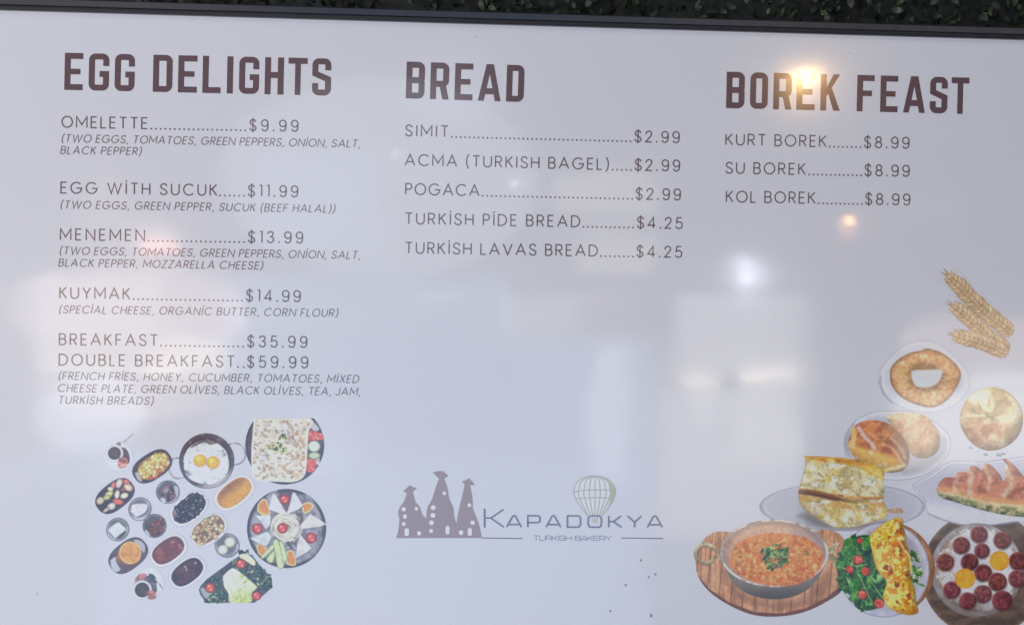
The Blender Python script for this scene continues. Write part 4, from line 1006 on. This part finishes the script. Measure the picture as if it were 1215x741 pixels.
def bun1(X, Y, d):
    v = (Y - 529) + .15 * (X - 1044); u = (X - 1044)
    n = noise(u * .9 + v * .9, v - u * .4, 9, 8, 3)
    c = mix((150, 86, 56), (186, 118, 74), sstep(.35, .62, n))
    c = mix(c, (220, 172, 96), sstep(3, 12, v - u * .45) * .95)
    c = mix(c, (226, 206, 160), sstep(.55, .7, noise(X, Y, 8, 23)) * sstep(0, 10, v - u * .5) * .85)
    c = mix(c, (168, 128, 98), sstep(10, 26, u - v * .3) * .8)
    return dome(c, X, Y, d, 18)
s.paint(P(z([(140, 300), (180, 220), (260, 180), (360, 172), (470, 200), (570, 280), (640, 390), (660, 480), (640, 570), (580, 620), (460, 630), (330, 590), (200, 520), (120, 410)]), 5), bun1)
for pts, c, w, a in (([(215, 240), (260, 310), (310, 360), (350, 415)], (218, 196, 198), 4.2, .8), ([(410, 380), (480, 400), (540, 460), (590, 540)], (226, 186, 140), 2, .8), ([(470, 300), (430, 340), (370, 330), (310, 290)], (222, 170, 118), 2, .6), ([(500, 330), (570, 400), (620, 500)], (206, 176, 150), 2.6, .7), ([(480, 350), (560, 440), (600, 520)], (124, 84, 66), 1.6, .6), ([(160, 250), (170, 330), (150, 400)], (222, 196, 128), 6, .8), ([(450, 610), (540, 590), (610, 570)], (238, 216, 168), 5, .8)):
    s.paint(L(z(pts), w, 5), c, a, soft=3)
# borek plate
z = zz(895, 525, 5.786)
k = plate('borek_plate', 'grey oval plate with a stacked slice of layered cheese pastry', E(999.3, 600.5, 98.5, 28.8), lambda X, Y, d: mix((164, 166, 178), (176, 178, 190), sstep(905, 1080, X)), (140, 142, 158), 1.3, hi=(184, 186, 198))
s.paint(P(z([(60, 400), (200, 320), (320, 300), (300, 440), (380, 520), (250, 540), (110, 500)]), 4), (178, 180, 192), .5, soft=8)
s.paint(P(z([(300, 500), (380, 480), (560, 560), (900, 540), (860, 575), (640, 590), (440, 575)]), 4), (112, 104, 104), .75, soft=8)
s.part('crumb', k); s.paint(P(z([(915, 455), (985, 445), (1022, 458), (1015, 482), (960, 482), (920, 470)]), 3), grain((196, 158, 128), (170, 132, 108), 4, 2), .9)
s.part('pastry_slice', k, 'stacked slice of golden layered pastry with white cheese and herbs')
bor = P(z([(350, 95), (420, 90), (600, 100), (720, 118), (830, 150), (890, 195), (886, 260), (895, 350), (885, 400), (910, 440), (916, 480), (900, 515), (840, 535), (700, 575), (620, 582), (545, 580), (480, 545), (370, 480), (315, 420), (300, 345), (320, 260), (345, 170)]), 3)
def borek(X, Y, d):
    u = (X - 895) * 5.786; v = (Y - 525) * 5.786
    split = 322 + np.interp(u, [300, 420, 540, 700, 900], [0, 18, 45, 62, 55])
    top = np.interp(u, [340, 480, 600, 830, 900], [95, 95, 105, 155, 205])
    wob = (noise(X, Y, 9, 61) - .5) * 6
    lay = noise(X * .22, Y * 1.0 - X * .10 + wob, 3.4, 14, 2)                 # thin sheets of dough, seen edge on
    n = noise(X, Y, 8, 5, 3); chunk = noise(X * .9, Y, 7, 71, 2)
    c = mix((176, 160, 112), (216, 204, 166), sstep(.30, .62, n * .55 + lay * .45))
    c = mix(c, (212, 188, 98), sstep(.50, .68, noise(X, Y, 9, 83)) * .65)
    c = mix(c, (222, 221, 212), sstep(.58, .70, chunk) * .8)                 # white cheese
    c = mix(c, (112, 110, 86), sstep(.60, .70, noise(X, Y, 5, 33, 3)) * sstep(.62, .5, chunk) * .28)
    c = mix(c, (96, 110, 78), sstep(.72, .80, noise(X, Y, 3.2, 39, 2)) * .4)
    crust = mix((214, 166, 70), (170, 104, 44), sstep(.42, .62, noise(X * .35, Y * 1.6 - X * .25, 4, 41, 3)))
    crust = mix(crust, (232, 210, 120), sstep(.60, .75, noise(X * .4, Y * 1.5, 5, 48, 2)) * .8)
    c = mix(c, crust, sstep(44, 16, v - top - wob * 4))
    c = mix(c, (214, 190, 84), sstep(60, 20, v - top - 40) * sstep(700, 830, u) * .7)
    c = mix(c, (206, 152, 76), sstep(-26, -6, v - split) * sstep(10, -2, v - split) * .8)
    c = mix(c, (98, 66, 52), sstep(-3, 6, v - split) * sstep(40, 16, v - split) * sstep(960, 480, u))
    c = mix(c, (196, 150, 84), sstep(22, 38, v - split) * sstep(110, 60, v - split) * sstep(.35, .55, lay) * .85)
    c = mix(c, (150, 132, 92), sstep(380, 540, v) * sstep(540, 340, u) * .85)
    return mix(c, (132, 112, 76), sstep(-2.5, 0, d) * .45)
s.paint(bor, borek)
rr = random.Random(17)
for i in range(26):
    x, y = rr.uniform(300, 910), rr.uniform(170, 575)
    if 300 < y < 400 and rr.random() < .6: continue
    p = (895 + x / 5.786, 525 + y / 5.786)
    if bor[1](np.array([[p[0]]]), np.array([[p[1]]]))[0, 0] > -2: continue
    kind = rr.random()
    if kind < .38: s.paint(E(*p, rr.uniform(.6, 1.6), rr.uniform(.5, 1.0), rr.uniform(0, 180), .2, i), rr.choice([(104, 108, 86), (128, 130, 104), (96, 92, 80)]), rr.uniform(.4, .8), soft=1.5)
    elif kind < .75: s.paint(E(*p, rr.uniform(1.5, 4), rr.uniform(1.2, 2.4), rr.uniform(0, 180), .25, i), jit((226, 226, 222), 8, rr), .6, soft=3)
    else:
        th = rr.uniform(-.3, .6); l = rr.uniform(3, 8); s.paint(L([p, (p[0] + l * math.cos(th), p[1] + l * math.sin(th) + rr.uniform(-1, 1)), (p[0] + 1.7 * l * math.cos(th), p[1] + 1.5 * l * math.sin(th))], rr.uniform(.6, 1.1), 3), rr.choice([(196, 164, 92), (170, 136, 84), (230, 220, 180)]), .5, soft=2.4)
for pts, c, w in (([(320, 325), (420, 335), (520, 358), (600, 365)], (116, 74, 58), 3.4), ([(540, 340), (600, 345), (660, 385), (700, 380)], (222, 186, 130), 1.6), ([(540, 350), (640, 390), (700, 400)], (206, 160, 96), 1.4), ([(700, 350), (760, 380), (880, 378)], (150, 100, 72), 1.6), ([(440, 208), (470, 235)], (86, 80, 70), 1.5), ([(690, 250), (640, 290), (620, 270)], (188, 152, 82), 2), ([(340, 92), (420, 100), (600, 112), (760, 150), (820, 145)], (196, 138, 62), 2.4), ([(600, 130), (720, 160), (800, 210)], (208, 150, 50), 2.2)):
    s.paint(L(z(pts), w, 4), c, .8, soft=1.8)
# sucuk board and pan
z = zz(980, 605, 5.17)
k = s.part('sucuk_board', None, 'dark round wooden board under the sausage and egg pan')
s.paint(E(1167, 680, 74, 74), lambda X, Y, d: mix(mix((112, 92, 80), (88, 74, 68), sstep(.3, .7, noise(X * .4, Y, 6, 3))), (134, 110, 94), sstep(-4, -1, d) * .6))
# kol borek plate
z = zz(1075, 530, 7.407)
k = plate('kol_borek_plate', 'pale plate with a curved glazed pastry roll', P(z([(55, 325), (100, 298), (220, 230), (330, 150), (380, 125), (470, 118), (700, 125), (1180, 110), (1180, 640), (970, 655), (700, 690), (560, 690), (400, 660), (260, 612), (190, 580), (160, 470), (80, 390)]), 3), lambda X, Y, d: mix((184, 184, 200), (205, 206, 220), sstep(592, 608, Y - (X - 1140) * .13)), (156, 158, 176), 1.5, hi=(208, 209, 220))
s.paint(L(z([(75, 330), (120, 305), (250, 235), (380, 142), (470, 132), (600, 132)]), 1.2, 4), (212, 213, 222), .8)
s.paint(L(z([(80, 340), (150, 430), (180, 480)]), 1.2, 4), (158, 158, 176), .7)
s.paint(L(z([(190, 580), (260, 615), (400, 662), (560, 692), (700, 690), (970, 652)]), 1.8, 4), (150, 148, 166), .8)
k2 = s.part('kol_borek', k)
kb = P(z([(265, 380), (300, 300), (350, 265), (430, 265), (450, 225), (500, 220), (545, 215), (560, 175), (610, 165), (670, 200), (690, 145), (730, 150), (780, 190), (830, 250), (860, 300), (900, 180), (850, 110), (880, 105), (960, 170), (1040, 260), (1180, 360), (1180, 600), (970, 607), (850, 592), (700, 560), (560, 522), (430, 482), (330, 452), (285, 425)]), 3)
def kol(X, Y, d):
    low = (Y - 530) * 7.407 - np.interp((X - 1075) * 7.407, [265, 430, 700, 970], [372, 400, 470, 500])
    n = noise(X, Y, 7, 6, 3)
    c = mix((148, 80, 62), (186, 116, 88), sstep(.32, .62, n))
    c = mix(c, (206, 150, 96), sstep(-70, -10, low) * .8)
    c = mix(c, (212, 196, 150), sstep(-10, 25, low) * .9)
    c = mix(c, (124, 132, 78), sstep(10, 50, low) * sstep(.38, .6, noise(X, Y, 5, 19, 3)) * .95)
    c = mix(c, (66, 84, 54), sstep(20, 60, low) * sstep(.56, .70, noise(X, Y, 4, 27, 2)) * .9)
    return dome(c, X, Y, d, 14, k=.2)
s.paint(kb, kol)
for pts, w in (([(445, 240), (450, 290), (425, 330), (430, 400)], 3.4), ([(555, 200), (575, 250), (560, 340), (555, 420)], 6), ([(680, 165), (720, 240), (735, 310), (715, 370)], 4.2), ([(885, 190), (905, 250), (930, 330), (860, 420)], 7)):
    s.paint(L(z(pts), w, 5), grain((218, 200, 176), (196, 158, 118), 3, 2), .8, soft=4.5)
for pts in ([(590, 190), (640, 230), (690, 300)], [(740, 190), (800, 260), (840, 320)], [(480, 240), (520, 290)]): s.paint(L(z(pts), 1.6, 4), (206, 160, 134), .5, soft=2.6)
# menemen board and pan
z = zz(815, 605, 5.447)
k = s.part('menemen_board', None, 'round wooden board under a copper pan of orange scrambled eggs')
brd = P(z([(55, 330), (62, 270), (90, 215), (130, 165), (200, 135), (290, 138), (500, 130), (780, 140), (870, 125), (950, 135), (1010, 180), (1040, 300), (1010, 500), (900, 590), (760, 655), (600, 685), (430, 675), (270, 610), (140, 520), (70, 420)]), 4)
def wood(X, Y, d):
    st = noise(X * 1.0, Y * .06, 5, 3, 3); pl = ((X + (Y - 680) * .10) / 14.5)
    c = mix((184, 134, 98), (206, 158, 118), sstep(.3, .7, st))
    c = mix(c, np.array((196, 138, 100)), (np.floor(pl).astype(int) % 2) * .35)
    c = mix(c, (128, 84, 60), sstep(.62, .76, noise(X * 1.4, Y * .05, 4, 13, 2)) * .45)
    fr = np.abs(pl - np.round(pl)); c = mix(c, (112, 74, 56), sstep(.06, .02, fr) * .7)
    e = (Y - 605) * 5.447 - np.interp((X - 815) * 5.447, [60, 140, 270, 430, 600, 760, 900, 1010], [400, 500, 590, 652, 664, 632, 560, 470])
    return mix(c, (104, 66, 54), sstep(-2, 6, e) * .9)
s.paint(brd, wood)
s.paint(P(z([(230, 380), (300, 480), (420, 560), (560, 600), (740, 570), (880, 440), (930, 360), (900, 560), (700, 640), (480, 620), (300, 540)]), 4), (118, 78, 60), .45, soft=9, only=[k])
def rope(c, rx, ry, w, a0, a1):
    s.part('pan_handle', kp)
    n = 26
    for i in range(n):
        a = math.radians(a0 + (a1 - a0) * i / (n - 1)); x, y = c[0] + rx * math.cos(a), c[1] + ry * math.sin(a)
        s.paint(E(x + .4, y + .6, w * .8, w * .55, math.degrees(a) + 40), (118, 100, 70), .9)
        s.paint(E(x, y, w * .7, w * .36, math.degrees(a) + 40), jit((204, 192, 158), 14), .95)
kp = s.part('copper_pan', None, 'round pan of orange menemen topped with parsley')
rope((837, 656), 12, 11.4, 3.6, 50, 320)
s.part('pan_handle', kp); 
for pts in ([(845, 650), (850, 654), (856, 654)], [(845, 663), (850, 660), (857, 662)]): s.paint(L(pts, 3.6, 3), grain((196, 182, 146), (130, 112, 80), 2.5, 3))
rope((996, 654), 11, 9, 3.4, 110, 260); s.cur = len(s.parts) - 1
for pts in ([(981, 652), (986, 655), (992, 648)], [(982, 662), (988, 662), (994, 664)]): s.paint(L(pts, 3.4, 3), grain((196, 178, 144), (130, 112, 80), 2.5, 3))
s.cur = kp
for t in range(13):
    dy = 16.5 * (1 - t / 12.0)
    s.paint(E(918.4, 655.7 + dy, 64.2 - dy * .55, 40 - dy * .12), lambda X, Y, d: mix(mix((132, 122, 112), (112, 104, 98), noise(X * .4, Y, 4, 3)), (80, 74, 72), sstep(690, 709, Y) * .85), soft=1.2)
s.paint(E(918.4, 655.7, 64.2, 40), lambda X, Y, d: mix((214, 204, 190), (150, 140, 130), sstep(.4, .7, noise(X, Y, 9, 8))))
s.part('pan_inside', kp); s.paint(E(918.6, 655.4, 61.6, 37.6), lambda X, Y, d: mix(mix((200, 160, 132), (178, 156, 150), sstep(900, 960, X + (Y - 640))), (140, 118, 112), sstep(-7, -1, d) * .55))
fk = s.part('menemen', kp)
food = E(921.6, 663, 55.6, 31.4, 0, .05, 6)
s.paint(food, grain((214, 136, 80), (196, 112, 66), 5, 3))
rr = random.Random(23)
for i in range(420):
    a = rr.uniform(0, 6.283); q = math.sqrt(rr.random()) * .97
    x, y = 921.6 + 54 * q * math.cos(a), 663 + 30 * q * math.sin(a); r = rr.uniform(1.1, 3.2)
    c = rr.choice([(232, 158, 96), (226, 146, 82), (236, 174, 108), (216, 128, 72), (236, 170, 96), (208, 112, 68)])
    if x < 890 and rr.random() < .25: c = (226, 176, 74)
    s.paint(E(x, y, r * rr.uniform(1, 1.7), r * .8, rr.uniform(0, 180), .2, i), ball(jit(c, 10, rr), r, .35, .84), soft=1.1)
for x, y, c in ((955, 638, (200, 96, 60)), (957, 655, (110, 100, 60)), (875, 668, (150, 110, 60)), (938, 686, (170, 100, 56)), (886, 652, (176, 70, 54))): s.paint(E(x, y, 3.4, 2.4, 30, .2, int(x)), c, .55, soft=2.6)
s.part('parsley', kp); leafs(s, P(z([(480, 290), (500, 240), (570, 215), (640, 210), (650, 290), (640, 350), (590, 370), (530, 380), (500, 330)]), 3), 48, 2.6, 5.2, [(104, 148, 82), (80, 122, 66), (134, 172, 104), (64, 100, 58)], 31, inset=0)
# sucuk pan
z = zz(980, 605, 5.17)
kp = s.part('sucuk_pan', None, 'metal pan of sausage slices and two eggs')
s.paint(E(1158.8, 675.6, 54.6, 55.4), lambda X, Y, d: mix(mix((186, 180, 182), (148, 142, 144), sstep(.35, .65, noise(X * .5, Y * .5, 8, 4))), (112, 102, 100), sstep(680, 720, Y) * .7))
s.paint(E(1158.8, 675.6, 54.6, 55.4), (120, 112, 112), lambda X, Y, d: sstep(-1.5, -.3, d) * .8)
s.part('egg_white', kp)
def ew(X, Y, d):
    c = mix((196, 196, 202), (214, 214, 218), sstep(.4, .65, noise(X, Y, 8, 3)))
    c = mix(c, (168, 138, 104), sstep(.5, .68, noise(X, Y, 4, 9, 3)) * sstep(1150, 1118, X) * .8)
    c = mix(c, (130, 108, 96), sstep(-6, 0, d) * .8 * sstep(.3, .6, noise(X, Y, 3, 2)))
    return mix(c, (108, 86, 76), sstep(702, 722, Y) * sstep(1195, 1140, X) * .9)
s.paint(E(1160, 674.5, 50, 50.5, 0, .02, 2), ew)
rr = random.Random(2)
for x, y, r in ((937, 145, 52), (1080, 180, 53), (828, 212, 52), (955, 245, 46), (730, 315, 53), (880, 315, 53), (962, 380, 53), (1178, 308, 56), (1050, 435, 56), (1172, 415, 54), (770, 485, 53), (960, 510, 55), (868, 552, 52), (1080, 550, 62)):
    s.part('sausage_slice', kp); px, py, R = 980 + x / 5.17, 605 + y / 5.17, r / 5.17; c = np.array(jit((134, 72, 72), 12, rr))
    s.paint(E(px + .6, py + 1.2, R + .6), (88, 62, 58), .7, soft=2)
    s.paint(E(px, py, R, R * .97, 0, .03, int(x)), lambda X, Y, d: mix(mix(c, c * .72, sstep(.35, .65, noise(X, Y, 3, int(x), 3))), mix(c * .55, np.minimum(c + 24, 255), sstep(R, -R, (X - px) + (Y - py))), sstep(-2.6, -.5, d) * .75))
for x, y, r in ((1063, 308, 61), (852, 417, 63)):
    s.part('egg_yolk', kp); px, py, R = 980 + x / 5.17, 605 + y / 5.17, r / 5.17
    s.paint(E(px, py, R, R * .98), lambda X, Y, d: mix(mix((224, 158, 50), (204, 130, 46), sstep(-4, 0, d)), (232, 172, 74), noise(X, Y, 4, 2) * .7))
# omelette plate
k = s.part('omelette_board', None, 'round wooden board under the omelette plate')
s.paint(E(1052.6, 674.5, 56.4, 56), lambda X, Y, d: mix(mix((168, 120, 82), (146, 100, 66), sstep(.3, .7, noise(X, Y * .3, 5, 5))), (116, 80, 60), sstep(-3.5, -.5, d) * .6), a=lambda X, Y, d: sstep(1040, 1048, X))
kp = s.part('omelette_plate', None, 'white plate of folded omelette with green salad')
s.paint(E(1048.6, 675.6, 54, 56.2), lambda X, Y, d: mix(mix((196, 196, 208), (178, 178, 192), sstep(.3, .7, noise(X, Y, 14, 3))), (146, 148, 168), sstep(-1.8, -.4, d)))
s.paint(E(1048.6, 675.6, 47, 49), lambda X, Y, d: mix((150, 148, 160), (172, 172, 184), sstep(640, 700, Y)), .8, soft=5)
s.part('salad', kp)
sal = P(z([(110, 180), (160, 165), (230, 150), (275, 165), (285, 240), (300, 270), (330, 380), (370, 440), (355, 560), (300, 605), (230, 612), (180, 590), (150, 520), (85, 470), (75, 390), (60, 320), (95, 260)]), 3)
s.paint(sal, grain((46, 70, 40), (70, 104, 52), 5, 3))
leafs(s, sal, 120, 3, 7.5, [(74, 132, 56), (56, 104, 46), (98, 158, 70), (46, 82, 44), (132, 176, 96), (64, 118, 52)], 41, inset=.1)
for pts in ([(190, 370), (220, 430), (250, 500), (280, 560)], [(120, 300), (180, 340), (250, 330)], [(250, 400), (300, 470), (350, 540)], [(140, 440), (160, 520), (170, 580)]): s.paint(L(z(pts), 1.3, 4), (150, 176, 112), .8, soft=1.2)
for pts in ([(110, 180), (160, 163), (190, 185), (200, 240), (160, 225), (115, 215)], [(95, 260), (120, 230), (190, 250), (150, 300), (110, 310)], [(150, 430), (200, 410), (210, 450), (170, 520), (145, 490)], [(45, 320), (110, 308), (120, 335), (80, 335)], [(215, 175), (270, 165), (270, 230), (230, 240)]):
    s.paint(P(z(pts), 4), lambda X, Y, d: mix((78, 146, 56), (50, 104, 44), sstep(.35, .65, noise(X, Y, 4, 9))))
    s.paint(L(z([pts[0], ((pts[0][0] + pts[3 % len(pts)][0]) / 2, (pts[0][1] + pts[3 % len(pts)][1]) / 2), pts[3 % len(pts)]]), .8, 3), (140, 184, 104), .7, soft=1.2)
leafs(s, P(z([(510, 250), (560, 265), (598, 370), (590, 468), (560, 460), (520, 430)])), 26, 2.5, 6, [(84, 140, 62), (60, 112, 50), (112, 160, 82), (180, 200, 160)], 43, inset=0)
for x, y, r in ((195, 302, 32), (242, 372, 28), (145, 362, 26), (222, 515, 30), (325, 570, 33), (207, 185, 20)):
    s.part('cherry_tomato', kp); px, py, R = 980 + x / 5.17, 605 + y / 5.17, r / 5.17
    s.paint(E(px, py, R, R * .9, x * 7 % 90, .05, int(x)), lambda X, Y, d: mix(mix((190, 66, 50), (222, 120, 92), sstep(.4, .65, noise(X, Y, 3, int(x)))), (150, 46, 42), sstep(-1.6, -.2, d) * .9))
s.part('omelette', kp)
om = P(z([(345, 85), (390, 60), (430, 46), (468, 50), (478, 110), (492, 160), (492, 195), (515, 260), (522, 340), (518, 400), (545, 480), (552, 560), (568, 622), (530, 640), (490, 640), (440, 622), (390, 600), (368, 575), (350, 520), (372, 440), (340, 400), (308, 350), (282, 250), (268, 165), (300, 120)]), 3)
def omel(X, Y, d):
    n = noise(X, Y, 7, 7, 3); c = mix((208, 158, 40), (236, 214, 104), sstep(.38, .58, noise(X, Y, 7, 15)))
    c = mix(c, (146, 68, 28), sstep(.53, .64, n) * .95)
    c = mix(c, (196, 112, 30), sstep(.48, .62, noise(X, Y, 4.5, 29)) * .75)
    c = mix(c, (236, 228, 160), sstep(.66, .76, noise(X, Y, 4, 37)) * .8)
    c = mix(c, (226, 196, 80), sstep(-4, -1, d) * .6)
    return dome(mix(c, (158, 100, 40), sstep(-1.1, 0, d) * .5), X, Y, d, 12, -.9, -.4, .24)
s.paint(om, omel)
s.part('omelette_fold', kp); s.paint(L(z([(445, 180), (480, 240), (512, 290), (522, 380)]), 2.2, 4), (230, 216, 150), .8, soft=2); s.paint(L(z([(440, 622), (500, 632), (560, 622)]), 2.4, 4), (190, 120, 48), .8, soft=2)
s.build()
